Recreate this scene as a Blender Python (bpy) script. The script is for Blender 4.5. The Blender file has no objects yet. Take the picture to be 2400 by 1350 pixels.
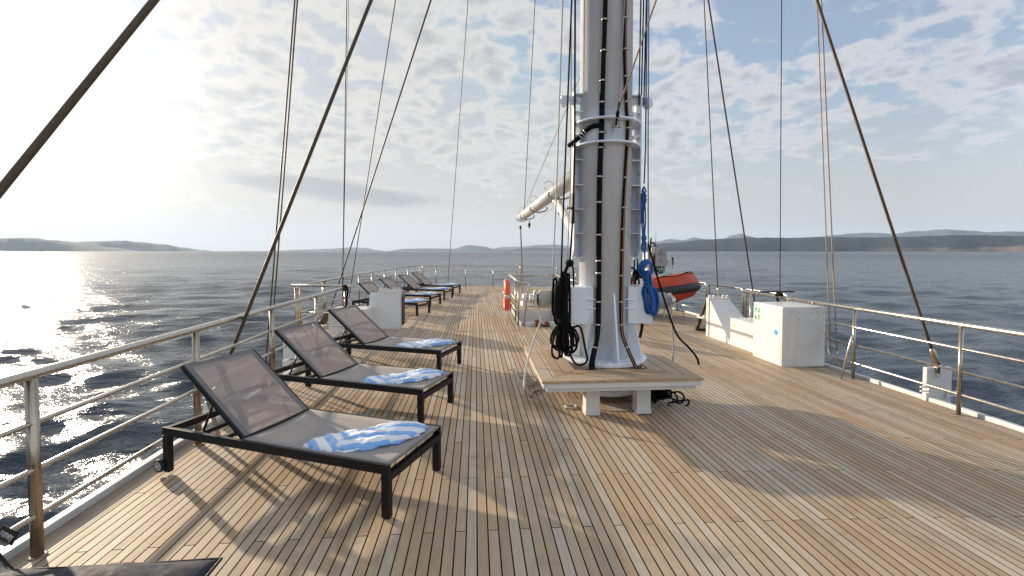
import bpy, bmesh, math, random
import numpy as np
from mathutils import Vector, Matrix, Quaternion
R=math.radians
random.seed(7)
sc=bpy.context.scene
COL=sc.collection
# ------------------------------------------------------------------ camera and survey of the deck
F=1080.;PIT=R(2);YAW=R(4.5);EYE=1.7
CYP=588+F*math.tan(PIT)
cd=bpy.data.cameras.new('camera'); cam=bpy.data.objects.new('camera',cd); COL.objects.link(cam)
cam.location=(0,0,EYE); cam.rotation_euler=(R(90)-PIT,0,-YAW)
cd.sensor_width=36; cd.lens=36*F/2400; cd.shift_y=-(675-CYP)/2400; cd.clip_start=.05; cd.clip_end=80000
sc.camera=cam
def ray(px,py):
    x=(px-1200)/F; y=(CYP-py)/F
    d=(x,math.cos(PIT)+y*math.sin(PIT),-math.sin(PIT)+y*math.cos(PIT)); c,s=math.cos(YAW),math.sin(YAW)
    return Vector((d[0]*c+d[1]*s,-d[0]*s+d[1]*c,d[2]))
def dz(x):
    u=x-1.52; return -.019*u-.0048*u*u      # the deck is cambered and the ship heels a little
def atY(px,py,Y):
    r=ray(px,py); t=Y/r.y; return Vector((r.x*t,Y,EYE+r.z*t))
def atX(px,py,X):
    r=ray(px,py); t=X/r.x; return Vector((X,r.y*t,EYE+r.z*t))
def atZ(px,py,z=None):
    r=ray(px,py); zz=z or 0
    for i in range(8):
        t=(zz-EYE)/r.z
        if z is None: zz=dz(r.x*t)
    return Vector((r.x*t,r.y*t,zz))
# ------------------------------------------------------------------ materials
def nt(name):
    m=bpy.data.materials.new(name); m.use_nodes=True; n=m.node_tree; n.nodes.clear(); return m,n
class N:
    def __init__(s,t): s.t=t
    def new(s,ty,**k):
        n=s.t.nodes.new(ty)
        for a,b in k.items(): setattr(n,a,b)
        return n
    def put(s,sock,v):
        if v is None: return
        if hasattr(v,'is_linked') or hasattr(v,'links'): s.t.links.new(v,sock)
        else: sock.default_value=v
    def m(s,op,a,b=None,c=None,clamp=False):
        n=s.new('ShaderNodeMath',operation=op,use_clamp=clamp); s.put(n.inputs[0],a); s.put(n.inputs[1],b); s.put(n.inputs[2],c); return n.outputs[0]
    def vm(s,op,a,b=None,sc=None):
        n=s.new('ShaderNodeVectorMath',operation=op); s.put(n.inputs[0],a); s.put(n.inputs[1],b)
        if sc is not None: s.put(n.inputs['Scale'],sc)
        return n.outputs['Value'] if op in('DOT_PRODUCT','LENGTH') else n.outputs[0]
    def mix(s,f,a,b,mode='MIX'):
        n=s.new('ShaderNodeMix',data_type='RGBA',blend_type=mode); s.put(n.inputs[0],f); s.put(n.inputs[6],a); s.put(n.inputs[7],b); return n.outputs[2]
    def noise(s,v,scale,detail=4,rough=.5,dist=0,dim='3D',w=None):
        n=s.new('ShaderNodeTexNoise',noise_dimensions=dim); s.put(n.inputs['Vector'],v); n.inputs['Scale'].default_value=scale; n.inputs['Detail'].default_value=detail; n.inputs['Roughness'].default_value=rough; n.inputs['Distortion'].default_value=dist
        return n.outputs['Fac']
    def mr(s,v,a,b,c=0,d=1,smooth=False):
        n=s.new('ShaderNodeMapRange',clamp=True); n.interpolation_type='SMOOTHSTEP' if smooth else 'LINEAR'
        s.put(n.inputs[0],v); n.inputs[1].default_value=a; n.inputs[2].default_value=b; n.inputs[3].default_value=c; n.inputs[4].default_value=d; return n.outputs[0]
    def comb(s,x=None,y=None,z=None):
        n=s.new('ShaderNodeCombineXYZ'); s.put(n.inputs[0],x); s.put(n.inputs[1],y); s.put(n.inputs[2],z); return n.outputs[0]
    def sep(s,v):
        n=s.new('ShaderNodeSeparateXYZ'); s.put(n.inputs[0],v); return n.outputs
    def bump(s,h,st,dist=.01):
        n=s.new('ShaderNodeBump'); n.inputs['Strength'].default_value=st; n.inputs['Distance'].default_value=dist; s.put(n.inputs['Height'],h); return n.outputs[0]
def c4(c): return (c[0],c[1],c[2],1)
def mat(name,col,rough=.5,metal=0,var=.12,vs=6,bump=0,bs=60,spec=.5,coat=0,alpha=None,col2=None,trans=0):
    m,t=nt(name); n=N(t); out=n.new('ShaderNodeOutputMaterial'); p=n.new('ShaderNodeBsdfPrincipled')
    tc=n.new('ShaderNodeTexCoord').outputs['Object']
    f=n.noise(tc,vs,6,.6)
    dark=tuple(max(0,x*(1-var*2)) for x in col); lite=tuple(min(1,x*(1+var)) for x in col)
    base=n.mix(n.mr(f,.25,.75),c4(col2 if col2 else dark),c4(lite))
    n.put(p.inputs['Base Color'],base); n.put(p.inputs['Roughness'],n.mr(n.noise(tc,vs*2.3,5,.6),.3,.7,max(.02,rough*.8),min(1,rough*1.2)))
    p.inputs['Metallic'].default_value=metal; p.inputs['Specular IOR Level'].default_value=spec; p.inputs['Coat Weight'].default_value=coat; p.inputs['Coat Roughness'].default_value=.1
    if name.startswith('white_') and 'rope' not in name:
        xx,yy,zq=n.sep(tc); sk=n.noise(n.comb(n.m('MULTIPLY',xx,14.),n.m('MULTIPLY',yy,14.),n.m('MULTIPLY',zq,.9)),1.,6,.65,.2); 
        base2=n.mix(n.m('MULTIPLY',n.mr(sk,.52,.74),.315),base,(.50,.46,.40,1)); n.put(p.inputs['Base Color'],base2)
    if bump: n.put(p.inputs['Normal'],n.bump(n.noise(tc,bs,3,.6),bump,.004))
    sh=p.outputs[0]
    if trans:
        tl=n.new('ShaderNodeBsdfTranslucent'); n.put(tl.inputs['Color'],base); mx=n.new('ShaderNodeMixShader'); mx.inputs[0].default_value=trans; t.links.new(sh,mx.inputs[1]); t.links.new(tl.outputs[0],mx.inputs[2]); sh=mx.outputs[0]
    if alpha is not None:
        tr=n.new('ShaderNodeBsdfTransparent'); mx=n.new('ShaderNodeMixShader'); mx.inputs[0].default_value=alpha
        t.links.new(tr.outputs[0],mx.inputs[1]); t.links.new(sh,mx.inputs[2]); sh=mx.outputs[0]
    t.links.new(sh,out.inputs[0]); return m
M={}
M['white']=mat('white_paint',(.80,.84,.90),.3,0,.05,2,.12,25,.5,.25)
M['white2']=mat('white_fibreglass',(.70,.69,.67),.35,0,.05,2.5,.08,30,.5,.2)
M['white_d']=mat('weathered_white_paint',(.66,.66,.65),.45,0,.12,5,.15,40)
M['steel']=mat('stainless_steel',(.58,.54,.48),.28,1,.05,9,.03,60)
M['steel_post']=mat('brown_reflection_stainless',(.44,.38,.30),.28,1,.07,9,.04,60)  # brownish reflections of the clean posts put into the base colour
M['black_alu']=mat('black_powder_coat',(.010,.010,.012),.42,0,.12,30,.1,300,.3)
M['mesh_seat']=mat('taupe_mesh_seat',(.34,.315,.295),.8,0,.06,140,.25,900,.2)
M['mesh_back']=mat('taupe_mesh_back',(.37,.32,.305),.8,0,.06,140,.25,900,.2,0,.84,None,.22)
M['mesh_hem']=mat('taupe_mesh_hem',(.20,.18,.18),.8,0,.06,140,.25,900,.2)
M['rubber']=mat('black_rubber',(.02,.02,.02),.6,0,.2,20)
M['cable']=mat('black_cable',(.004,.004,.005),.65,0,.2,20,.1,100,.12)
M['cable_o']=mat('brown_cable',(.42,.16,.05),.4,0,.1,20)
M['blackrope']=mat('black_braided_rope',(.005,.005,.006),.9,0,.2,90,.6,260,.2)
M['whiterope']=mat('white_braided_rope',(.62,.58,.50),.8,0,.14,60,.6,240)
M['greyrope']=mat('grey_speckled_rope',(.45,.46,.47),.8,0,.3,160,.6,260,col2=(.1,.1,.12))
M['tanrope']=mat('tan_braided_rope',(.40,.31,.22),.85,0,.2,90,.6,240)
M['bluerope']=mat('blue_braided_rope',(.02,.13,.42),.75,0,.25,70,.6,240)
M['stay']=mat('brown_served_wire',(.105,.075,.045),.5,.35,.25,60,.5,400)
M['orange']=mat('orange_coated_fabric',(.50,.055,.012),.5,0,.12,5,.1,60)
M['orange_l']=mat('orange_lifebuoy_shell',(.78,.11,.03),.45,0,.1,12)
M['black_pvc']=mat('black_rubber_strake',(.018,.018,.02),.5,0,.15,10)
M['reflect']=mat('grey_reflective_tape',(.6,.6,.58),.3,.3,.08,20)
M['navy']=mat('navy_cushion_fabric',(.028,.034,.055),.8,0,.25,7,.35,160,.3)
M['piping']=mat('black_piping',(.01,.01,.012),.7,0,.1,20)
M['tag_red']=mat('dark_woven_tag',(.02,.008,.008),.7,0,.1,40)
M['grey_panel']=mat('grey_enclosure',(.36,.38,.38),.4,0,.08,8)
M['green']=mat('safety_green',(.0,.27,.10),.5,0,.04,8)
M['signwhite']=mat('sign_white',(.8,.8,.76),.5,0,.03,8)
M['signblue']=mat('sign_blue',(.01,.25,.58),.5,0,.03,8)
M['signyel']=mat('sign_yellow_green',(.45,.48,.03),.5,0,.05,8)
M['ink']=mat('sign_ink',(.05,.05,.05),.6,0,.05,8)
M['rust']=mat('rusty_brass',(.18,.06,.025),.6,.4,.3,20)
M['greenrope']=mat('green_cord',(.02,.14,.08),.8,0,.3,50)
M['door_in']=mat('hatch_lining',(.25,.27,.26),.5,0,.1,8)
M['redlamp']=mat('orange_switch',(.45,.14,.03),.5,0,.1,9)

def teak(name,kind='deck',pitch=.0645,tint=(1,1,1),axis=0):
    m,t=nt(name); n=N(t); out=n.new('ShaderNodeOutputMaterial'); p=n.new('ShaderNodeBsdfPrincipled')
    tc=n.new('ShaderNodeTexCoord').outputs['Object']; x,y,z=n.sep(tc)
    if axis: x,y=y,x
    def col(c): return c4(tuple(a*b for a,b in zip(c,tint)))
    if kind=='deck':
        xs=n.m('DIVIDE',x,pitch); i=n.m('FLOOR',xs); u=n.m('SUBTRACT',xs,i)
        i3=n.m('FLOORED_MODULO',i,3.0)
        ys=n.m('DIVIDE',n.m('SUBTRACT',n.m('DIVIDE',n.m('SUBTRACT',y,.12),.65),i3),3.0)
        j=n.m('FLOOR',ys); v=n.m('SUBTRACT',ys,j)
        seam=n.m('MAXIMUM',n.m('LESS_THAN',u,.12),n.m('LESS_THAN',v,.0028))
        wn=n.new('ShaderNodeTexWhiteNoise',noise_dimensions='3D'); n.put(wn.inputs['Vector'],n.comb(i,j,0.)); rnd=wn.outputs['Value']
        off=n.m('MULTIPLY',rnd,37.)
    else:
        seam=None; off=n.m('MULTIPLY',n.m('FLOOR',n.m('DIVIDE',x,.11)),3.7)
        wn=n.new('ShaderNodeTexWhiteNoise',noise_dimensions='3D'); n.put(wn.inputs['Vector'],n.comb(n.m('FLOOR',n.m('DIVIDE',x,.13)),0.,0.)); rnd=wn.outputs['Value']
    gv=n.comb(n.m('MULTIPLY',x,150.),n.m('ADD',n.m('MULTIPLY',y,5.),off),off)
    g=n.noise(gv,1,7,.65,.4)
    gv2=n.comb(n.m('MULTIPLY',x,38.),n.m('ADD',n.m('MULTIPLY',y,1.6),off),off)
    g2=n.noise(gv2,1,5,.6,.6)
    big=n.noise(n.comb(x,n.m('MULTIPLY',y,.8),0.),.9,5,.6,.4)
    st=n.noise(n.comb(x,y,3.),3.4,6,.65,.8)
    a=n.mix(rnd,col((.34,.255,.165)),col((.56,.46,.34)))
    r2=n.m('FRACT',n.m('MULTIPLY',rnd,7.31)); a=n.mix(n.m('MULTIPLY',n.m('GREATER_THAN',r2,.80),.5),a,col((.42,.28,.15))); a=n.mix(n.m('MULTIPLY',n.m('LESS_THAN',r2,.24),.55),a,col((.56,.52,.45)))
    a=n.mix(n.m('MULTIPLY',n.mr(g,.35,.72),.55),a,col((.215,.17,.13)))
    a=n.mix(n.m('MULTIPLY',n.mr(g2,.45,.8),.4),a,col((.53,.47,.39)))
    a=n.mix(n.m('MULTIPLY',n.mr(big,.5,.68),.6),a,col((.40,.265,.15)))
    a=n.mix(n.m('MULTIPLY',n.mr(big,.3,.48,1,0),.35),a,col((.36,.345,.32)))
    a=n.mix(n.m('MULTIPLY',n.mr(st,.56,.72),.5),a,col((.23,.175,.125)))
    sp=n.noise(n.comb(x,y,9.),17,3,.5,0)
    a=n.mix(n.mr(sp,.72,.78,0,.5),a,col((.10,.08,.06)))
    h=g
    if seam is not None:
        a=n.mix(seam,a,(.006,.006,.006,1)); h=n.m('SUBTRACT',g,n.m('MULTIPLY',seam,3.))
    n.put(p.inputs['Base Color'],a)
    n.put(p.inputs['Roughness'],n.mr(g2,.3,.7,.5,.72)); n.put(p.inputs['Specular IOR Level'],n.m('MULTIPLY',n.m('SUBTRACT',1.,seam),.28) if seam is not None else .28)
    n.put(p.inputs['Normal'],n.bump(h,.35,.0012))
    t.links.new(p.outputs[0],out.inputs[0]); return m
M['teak']=teak('teak_deck',tint=(1.09,1.055,1.0)); M['teak_m']=teak('teak_margin','m',tint=(.93,.93,.95)); M['teak_b']=teak('teak_bench','m',tint=(1.08,1.0,.92)); M['teak_bx']=teak('teak_bench_cross','m',tint=(1.02,.93,.84),axis=1)

# ------------------------------------------------------------------ mesh helpers
class MB:
    def __init__(s): s.bm=bmesh.new(); s.uv=None
    def box(s,lo,hi,mi=0,bev=0,mtx=None):
        lo,hi=Vector(lo),Vector(hi); b=bmesh.new()
        r=bmesh.ops.create_cube(b,size=1)
        for v in b.verts: v.co=Vector([lo[k]+(v.co[k]+.5)*(hi[k]-lo[k]) for k in range(3)])
        if bev: bmesh.ops.bevel(b,geom=b.edges[:],offset=bev,segments=2,affect='EDGES',profile=.6)
        s.join(b,mi,mtx); return s
    def join(s,b,mi=0,mtx=None,smooth=None):
        if mtx is not None: bmesh.ops.transform(b,matrix=mtx,verts=b.verts)
        mp={}
        for v in b.verts: mp[v]=s.bm.verts.new(v.co)
        for f in b.faces:
            try: g=s.bm.faces.new([mp[v] for v in f.verts])
            except ValueError: continue
            g.material_index=mi; g.smooth=f.smooth if smooth is None else smooth
        b.free(); return s
    def tube(s,pts,r,seg=10,mi=0,caps=True,close=False,flat=1.0,up=None):
        pts=[Vector(p) for p in pts]
        q=[pts[0]]
        for p in pts[1:]:
            if (p-q[-1]).length>1e-5: q.append(p)
        pts=q; n=len(pts); rs=r if isinstance(r,(list,tuple)) else [r]*n
        if len(rs)!=n: rs=[rs[0]]*n
        T=[]
        for i in range(n):
            a=pts[i-1] if (i>0 or close) else pts[i]; b=pts[(i+1)%n] if (i<n-1 or close) else pts[i]
            T.append((b-a).normalized())
        u=T[0].orthogonal().normalized()
        if up is not None:
            u=(Vector(up)-T[0]*Vector(up).dot(T[0])).normalized()
        rings=[]
        for i in range(n):
            if i: 
                q=T[i-1].rotation_difference(T[i]); u=(q@u); u=(u-T[i]*u.dot(T[i])).normalized()
            w=T[i].cross(u)
            rings.append([s.bm.verts.new(pts[i]+rs[i]*(u*math.cos(2*math.pi*k/seg)+w*math.sin(2*math.pi*k/seg)*flat)) for k in range(seg)])
        m=n if close else n-1
        for i in range(m):
            A,B=rings[i],rings[(i+1)%n]
            sh=0
            if close and i==n-1:
                sh=min(range(seg),key=lambda k:(A[0].co-B[k].co).length)
            for k in range(seg):
                f=s.bm.faces.new((A[k],A[(k+1)%seg],B[(k+1+sh)%seg],B[(k+sh)%seg])); f.smooth=True; f.material_index=mi
        if caps and not close:
            for g in (rings[0][::-1],rings[-1]):
                f=s.bm.faces.new(g); f.material_index=mi
        return s
    def lathe(s,prof,c=(0,0,0),axis='Z',seg=32,mi=0,close=True):
        c=Vector(c); rings=[]
        ax={'Z':(Vector((1,0,0)),Vector((0,1,0)),Vector((0,0,1))),'X':(Vector((0,1,0)),Vector((0,0,1)),Vector((1,0,0))),'Y':(Vector((0,0,1)),Vector((1,0,0)),Vector((0,1,0)))}[axis]
        for r,h in prof: rings.append([s.bm.verts.new(c+ax[2]*h+r*(ax[0]*math.cos(2*math.pi*k/seg)+ax[1]*math.sin(2*math.pi*k/seg))) for k in range(seg)])
        for A,B in zip(rings,rings[1:]):
            for k in range(seg):
                f=s.bm.faces.new((A[k],A[(k+1)%seg],B[(k+1)%seg],B[k])); f.smooth=False; f.material_index=mi
        if close:
            s.bm.faces.new(rings[0][::-1]).material_index=mi; s.bm.faces.new(rings[-1]).material_index=mi
        return s
    def prism(s,poly,vec,mi=0):
        vec=Vector(vec); a=[s.bm.verts.new(Vector(p)) for p in poly]; b=[s.bm.verts.new(Vector(p)+vec) for p in poly]; n=len(a)
        s.bm.faces.new(a[::-1]).material_index=mi; s.bm.faces.new(b).material_index=mi
        for k in range(n): s.bm.faces.new((a[k],a[(k+1)%n],b[(k+1)%n],b[k])).material_index=mi
        return s
    def quad(s,*p,mi=0):
        s.bm.faces.new([s.bm.verts.new(Vector(q)) for q in p]).material_index=mi; return s
    def build(s,name,mats,parent=None,origin=None,bevel=0,autosm=True):
        bmesh.ops.recalc_face_normals(s.bm,faces=s.bm.faces[:])
        if origin is not None: bmesh.ops.translate(s.bm,vec=-Vector(origin),verts=s.bm.verts)
        me=bpy.data.meshes.new(name); s.bm.to_mesh(me); s.bm.free()
        for m in (mats if isinstance(mats,(list,tuple)) else [mats]): me.materials.append(M[m] if isinstance(m,str) else m)
        o=bpy.data.objects.new(name,me); COL.objects.link(o)
        if origin is not None: o.location=origin
        if parent is not None: o.parent=parent
        if bevel:
            b=o.modifiers.new('b','BEVEL'); b.width=bevel; b.segments=2; b.limit_method='ANGLE'; b.angle_limit=R(40)
        return o
def tag(o,label=None,cat=None,group=None,kind=None):
    if label: o['label']=label
    if cat: o['category']=cat
    if group: o['group']=group
    if kind: o['kind']=kind
    return o
def empty(name,loc=(0,0,0),rz=0):
    e=bpy.data.objects.new(name,None); e.location=loc; e.rotation_euler=(0,0,rz); e.empty_display_size=.1; COL.objects.link(e); return e
def smooth_path(P,k=6,close=False):
    P=[Vector(p) for p in P]; n=len(P); out=[]
    rng=n if close else n-1
    for i in range(rng):
        p0=P[i-1] if (i>0 or close) else P[i]; p1=P[i]; p2=P[(i+1)%n]; p3=P[(i+2)%n] if (i+2<n or close) else P[(i+1)%n]
        for j in range(k):
            t=j/k; out.append(.5*((2*p1)+(-p0+p2)*t+(2*p0-5*p1+4*p2-p3)*t*t+(-p0+3*p1-3*p2+p3)*t**3))
    if not close: out.append(P[-1])
    return out
def rounded(P,r=.06,k=4):
    P=[Vector(p) for p in P]; out=[P[0]]
    for a,b,c in zip(P,P[1:],P[2:]):
        d1=(a-b); d2=(c-b); rr=min(r,d1.length*.45,d2.length*.45); s=b+d1.normalized()*rr; e=b+d2.normalized()*rr
        for j in range(k+1):
            t=j/k; out.append(s*(1-t)**2+b*2*t*(1-t)+e*t*t)
    out.append(P[-1]); return out

# ------------------------------------------------------------------ deck, hull, toe rail
L_EDGE=[(-8,-2.62),(0,-2.60),(4,-2.575),(9.25,-2.52),(9.2501,-3.72),(11.2,-3.76),(13,-3.76),(14.5,-3.70),(16,-3.63),(17.4,-3.52),(19,-3.36),(20.7,-3.12),(21.6,-2.9),(22.05,-2.4)]
R_EDGE=[(-8,5.62),(0,5.60),(4,5.58),(8.7,5.58),(8.7001,6.52),(11,6.5),(13,6.55),(14.5,6.5),(16,6.43),(17.4,6.35),(19,6.2),(20.7,5.95),(21.6,5.7),(22.05,5.2)]
def interp(E,y):
    for (a,xa),(b,xb) in zip(E,E[1:]):
        if a<=y<=b: return xa+(xb-xa)*(y-a)/(b-a)
    return E[-1][1]
WELL=(1.05,2.2,10.35,13.15)
ys=sorted(set([a for a,_ in L_EDGE]+[b for b,_ in R_EDGE]+[WELL[2],WELL[3]]+[9.24,9.2502]))
d=MB(); 
for ya,yb in zip(ys,ys[1:]):
    def cols(y):
        l,r=interp(L_EDGE,y),interp(R_EDGE,y)
        return [l+(WELL[0]-l)*k/14 for k in range(15)]+[WELL[0]+(WELL[1]-WELL[0])*k/3 for k in (1,2,3)]+[WELL[1]+(r-WELL[1])*k/12 for k in range(1,13)]
    if yb-ya<.001: continue
    ca,cb=cols(ya+1e-5),cols(yb-1e-5)
    for k in range(len(ca)-1):
        if 14<=k<17 and ya>=WELL[2]-.01 and yb<=WELL[3]+.01: continue
        f=d.bm.faces.new([d.bm.verts.new((ca[k],ya,dz(ca[k]))),d.bm.verts.new((ca[k+1],ya,dz(ca[k+1]))),d.bm.verts.new((cb[k+1],yb,dz(cb[k+1]))),d.bm.verts.new((cb[k],yb,dz(cb[k])))])
bmesh.ops.remove_doubles(d.bm,verts=d.bm.verts,dist=.0005)
tag(d.build('deck','teak'),'long teak planked deck with black caulked seams',kind='structure')
outline=[(x,y) for y,x in L_EDGE]+[(x,y) for y,x in R_EDGE[::-1]]
def strip(mb,out,w0,w1,z0,z1,closed=False,mi=0):
    # a strip following the outline; w offsets outward (positive = outboard), centre of ship x=1.5
    n=len(out)
    secs=[]
    for i,(x,y) in enumerate(out):
        a=Vector(out[max(i-1,0)]); b=Vector(out[min(i+1,n-1)]); c=Vector((x,y))
        t1=(c-a).normalized() if (c-a).length>1e-6 else (b-c).normalized(); t2=(b-c).normalized() if (b-c).length>1e-6 else t1
        n1=Vector((-t1.y,t1.x)); n2=Vector((-t2.y,t2.x)); nn=(n1+n2); nn=nn/max(.3,nn.length_squared)*2
        zb=dz(x)
        secs.append([mb.bm.verts.new((x+nn.x*w,y+nn.y*w,zb+z)) for w,z in ((w0,z0),(w1,z0),(w1,z1),(w0,z1))])
    for A,B in zip(secs,secs[1:]):
        for k in range(4):
            f=mb.bm.faces.new((A[k],A[(k+1)%4],B[(k+1)%4],B[k])); f.material_index=mi
    mb.bm.faces.new(secs[0][::-1]); mb.bm.faces.new(secs[-1])
h=MB()
strip(h,outline,-.02,.045,-.004,.05)
tag(h.build('toe_rail','white_d',bevel=.008),'white painted lip along the outer edge of the teak deck','toe rail')
h=MB(); strip(h,outline,-.17,-.022,-.02,.0045)
tag(h.build('margin_plank','teak_m'),'wide grey margin plank along the deck edge',kind='structure')
h=MB(); strip(h,outline,-.04,.02,-4.6,-.02)
tag(h.build('hull','white2'),'white side of the yacht below the deck',kind='structure')
# flush hatch in the deck
h=MB(); xa,xb,ya,yb=-.47,.93,9.62,12.3
ring=rounded([(xa,(ya+yb)/2,0),(xa,ya,0),(xb,ya,0),(xb,yb,0),(xa,yb,0),(xa,(ya+yb)/2-.0001,0)],.2,5)
for w0,w1,mi in ((0,.075,0),(.075,.083,1),(-.008,0,1)):
    cx,cy=(xa+xb)/2,(ya+yb)/2
    A=[Vector((p.x-(1 if p.x>cx else -1)*w0,p.y-(1 if p.y>cy else -1)*w0,dz(p.x)+.004)) for p in ring]
    B=[Vector((p.x-(1 if p.x>cx else -1)*w1,p.y-(1 if p.y>cy else -1)*w1,dz(p.x)+.004)) for p in ring]
    for k in range(len(ring)-1):
        h.quad(A[k],A[k+1],B[k+1],B[k],mi=mi)
tag(h.build('deck_hatch',['teak_m','rubber']),'flush rectangular hatch outline with rounded corners in the teak deck','hatch')

# ------------------------------------------------------------------ rails
def post(par,x,y,ht=1.02,r=.029,zb=None,tilt=(0,0)):
    z=dz(x) if zb is None else zb
    m=MB(); m.tube([(x,y,z+.004),(x+tilt[0],y+tilt[1],z+ht)],r,14,flat=.75)
    m.lathe([(.042,0),(.042,.006),(.034,.009)],(x,y,z+.001),seg=16)
    m.build('post','steel_post',par)
def bar(par,name,pts,r,mat='steel',rd=.08):
    m=MB(); m.tube(rounded(pts,rd,5) if rd else pts,r,12); return m.build(name,mat,par)
def xl(y): return -2.455+.006*y          # line of the port rail
LEV=(.75,.49,.23)
e=empty('guard_rail',(xl(4),4,0)); 
tag(e,'long stainless guard rail running past the front sun loungers on the left','guard rail')
P0=e.location
def loc(*p): return tuple(Vector(p)-P0)
for y in (-3.2,-1.7,-.2,1.25,2.71,4.19,5.67,7.19,8.72): post(e,*(xl(y)-P0.x,y-P0.y),1.0,zb=dz(xl(y))-P0.z)
bar(e,'top_rail',[loc(xl(y),y,1.02+dz(xl(y))) for y in (-4,0,4,9.1)],.028,rd=0)
for k,hh in enumerate(LEV):
    if k==0: pts=[loc(xl(y),y,hh) for y in (-4,0,4,8.95)]
    else: pts=[loc(xl(-4),-4,hh),loc(xl(4),4,hh),loc(xl(9.05),9.1,hh),loc(xl(9.05)-1.05,9.4,hh)]
    bar(e,'rail',pts,.015,'steel',.09)
# raking stays of posts
def brace(par,a,b,c):
    m=MB(); m.tube(rounded([a,b,c],.08,5),.0165,10); m.lathe([(.03,0),(.03,.006)],(a[0],a[1],a[2]-.001),seg=12); m.build('brace','steel',par)
for y in (1.25,4.19): brace(e,loc(xl(y)+.21,y-.03,0.003),loc(xl(y)+.05,y-.01,.57),loc(xl(y)+.005,y,.66))
# platform rail (left)
e=empty('guard_rail',(-3.55,9.4,0)); P0=e.location
tag(e,'short rail jutting out on the left, ending at a pair of close posts','guard rail')
for (x,y) in ((-3.55,9.4),(-3.55,9.52)): post(e,x-P0.x,y-P0.y,1.0,.026,zb=dz(x))
bar(e,'top_rail',[loc(-3.62,9.4,1.02),loc(-2.42,9.14,1.02)],.028,rd=0)
for hh in (.75,): bar(e,'rail',[loc(-3.55,9.4,hh),loc(-2.45,9.18,hh)],.015,rd=0)
# far port rail
FP=[(-3.55,9.66),(-3.6,11.2),(-3.62,12.95),(-3.56,14.4),(-3.5,15.9),(-3.37,17.4),(-3.24,19.1),(-3.0,20.7),(-2.62,21.88)]
e=empty('guard_rail',(-3.6,13,0)); P0=e.location
tag(e,'far stainless rail curving behind the row of distant sun loungers','guard rail')
for i,(x,y) in enumerate(FP):
    post(e,x-P0.x,y-P0.y,1.0,.026,zb=dz(x))
    if i==1: post(e,x-P0.x,y-P0.y+.13,1.0,.026,zb=dz(x))
bar(e,'top_rail',[loc(x,y,1.02+dz(x)) for x,y in FP],.025,rd=.3)
for hh in LEV: bar(e,'rail',[loc(x,y,hh+dz(x)) for x,y in FP],.012,rd=.2)
# stern rails
def section(P,label,r=.024,nposts=None,lev=LEV,ht=1.0,group=None,endpost=True):
    global P0
    x0,y0=P[0]; e=empty('guard_rail',(x0,y0,0)); P0=e.location; tag(e,label,'guard rail',group)
    a,b=P[0],P[-1]
    top=[loc(a[0],a[1],dz(a[0]))]+[loc(x,y,ht+dz(x)) for x,y in P]+[loc(b[0],b[1],dz(b[0]))]
    bar(e,'top_rail',top,r,rd=.1)
    for x,y in (nposts or []): post(e,x-P0.x,y-P0.y,ht,.023,zb=dz(x))
    for hh in lev: bar(e,'rail',[loc(x,y,hh+dz(x)) for x,y in P],.012,rd=.1)
    return e
section([(-2.5,21.93),(1.95,21.93)],'stern rail straight across the far end of the deck, left of the gate gap',nposts=[(-1.87,21.93),(-.48,21.93),(.82,21.93)])
section([(2.12,21.93),(3.72,21.93)],'stern rail section at the far end seen just left of the mast',nposts=[])
section([(3.88,21.93),(5.6,21.8)],'stern rail section at the far end hidden mostly behind the mast',nposts=[(4.8,21.86)])
# starboard rails
def xr(y): return 5.43+.005*(y-5)
e=empty('guard_rail',(xr(6),6,0)); P0=e.location
tag(e,'long sunlit stainless guard rail along the right edge of the deck','guard rail')
for y in (-3.1,-1.4,.15,1.7,3.2,4.73,6.2,8.73): post(e,xr(y)-P0.x,y-P0.y,1.0,zb=dz(xr(y)))
bar(e,'top_rail',[loc(xr(y),y,1.02+dz(xr(y))) for y in (-4,0,5,9.02)],.028,rd=0)
zz=dz(5.43)
bar(e,'rail',[loc(xr(-4),-4,.75+zz),loc(xr(6.8),6.70,.75+zz),loc(xr(6.8),6.70,.23+zz),loc(xr(4),-4.02,.23+zz)],.015,rd=.13)
bar(e,'rail',[loc(xr(-4),-4,.49+zz),loc(xr(6.8),6.70,.49+zz)],.0145,rd=0)
for y in (3.2,6.2): brace(e,loc(xr(y)-.21,y-.03,dz(xr(y)-.2)+.003),loc(xr(y)-.05,y-.01,.57+zz),loc(xr(y)-.005,y,.66+zz))
# small posts that carry the rail over the locker
for x,y in ((5.42,7.0),(5.43,7.6)):
    m=MB(); m.tube([loc(x,y,.84),loc(x,y,.885)],.02,10); m.build('bracket','steel',e)
section([(6.36,10.4),(6.42,9.0)],'rail section outboard of the white lockers on the right',nposts=[(6.41,9.3)])
section([(6.46,12.3),(6.37,10.52)],'middle rail section beside the leaning hatch door on the right',nposts=[])
section([(6.42,16.2),(6.46,12.45)],'far right rail section beside the orange inflatable boat',nposts=[(6.45,14.3)])
section([(5.95,20.6),(6.4,16.35)],'farthest right rail section behind the boat',nposts=[(6.2,18.5)])
e=empty('gangway_rail',(6.4,8.9,0)); P0=e.location
tag(e,'black topped end rail behind the big white locker','guard rail')
m=MB(); m.box(loc(5.5,8.84,.86),loc(6.44,8.92,.885)); m.build('top_bar','black_alu',e)
for x in (6.2,6.4): post(e,x-P0.x,8.88-P0.y,.98,.022,zb=dz(x))
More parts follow.
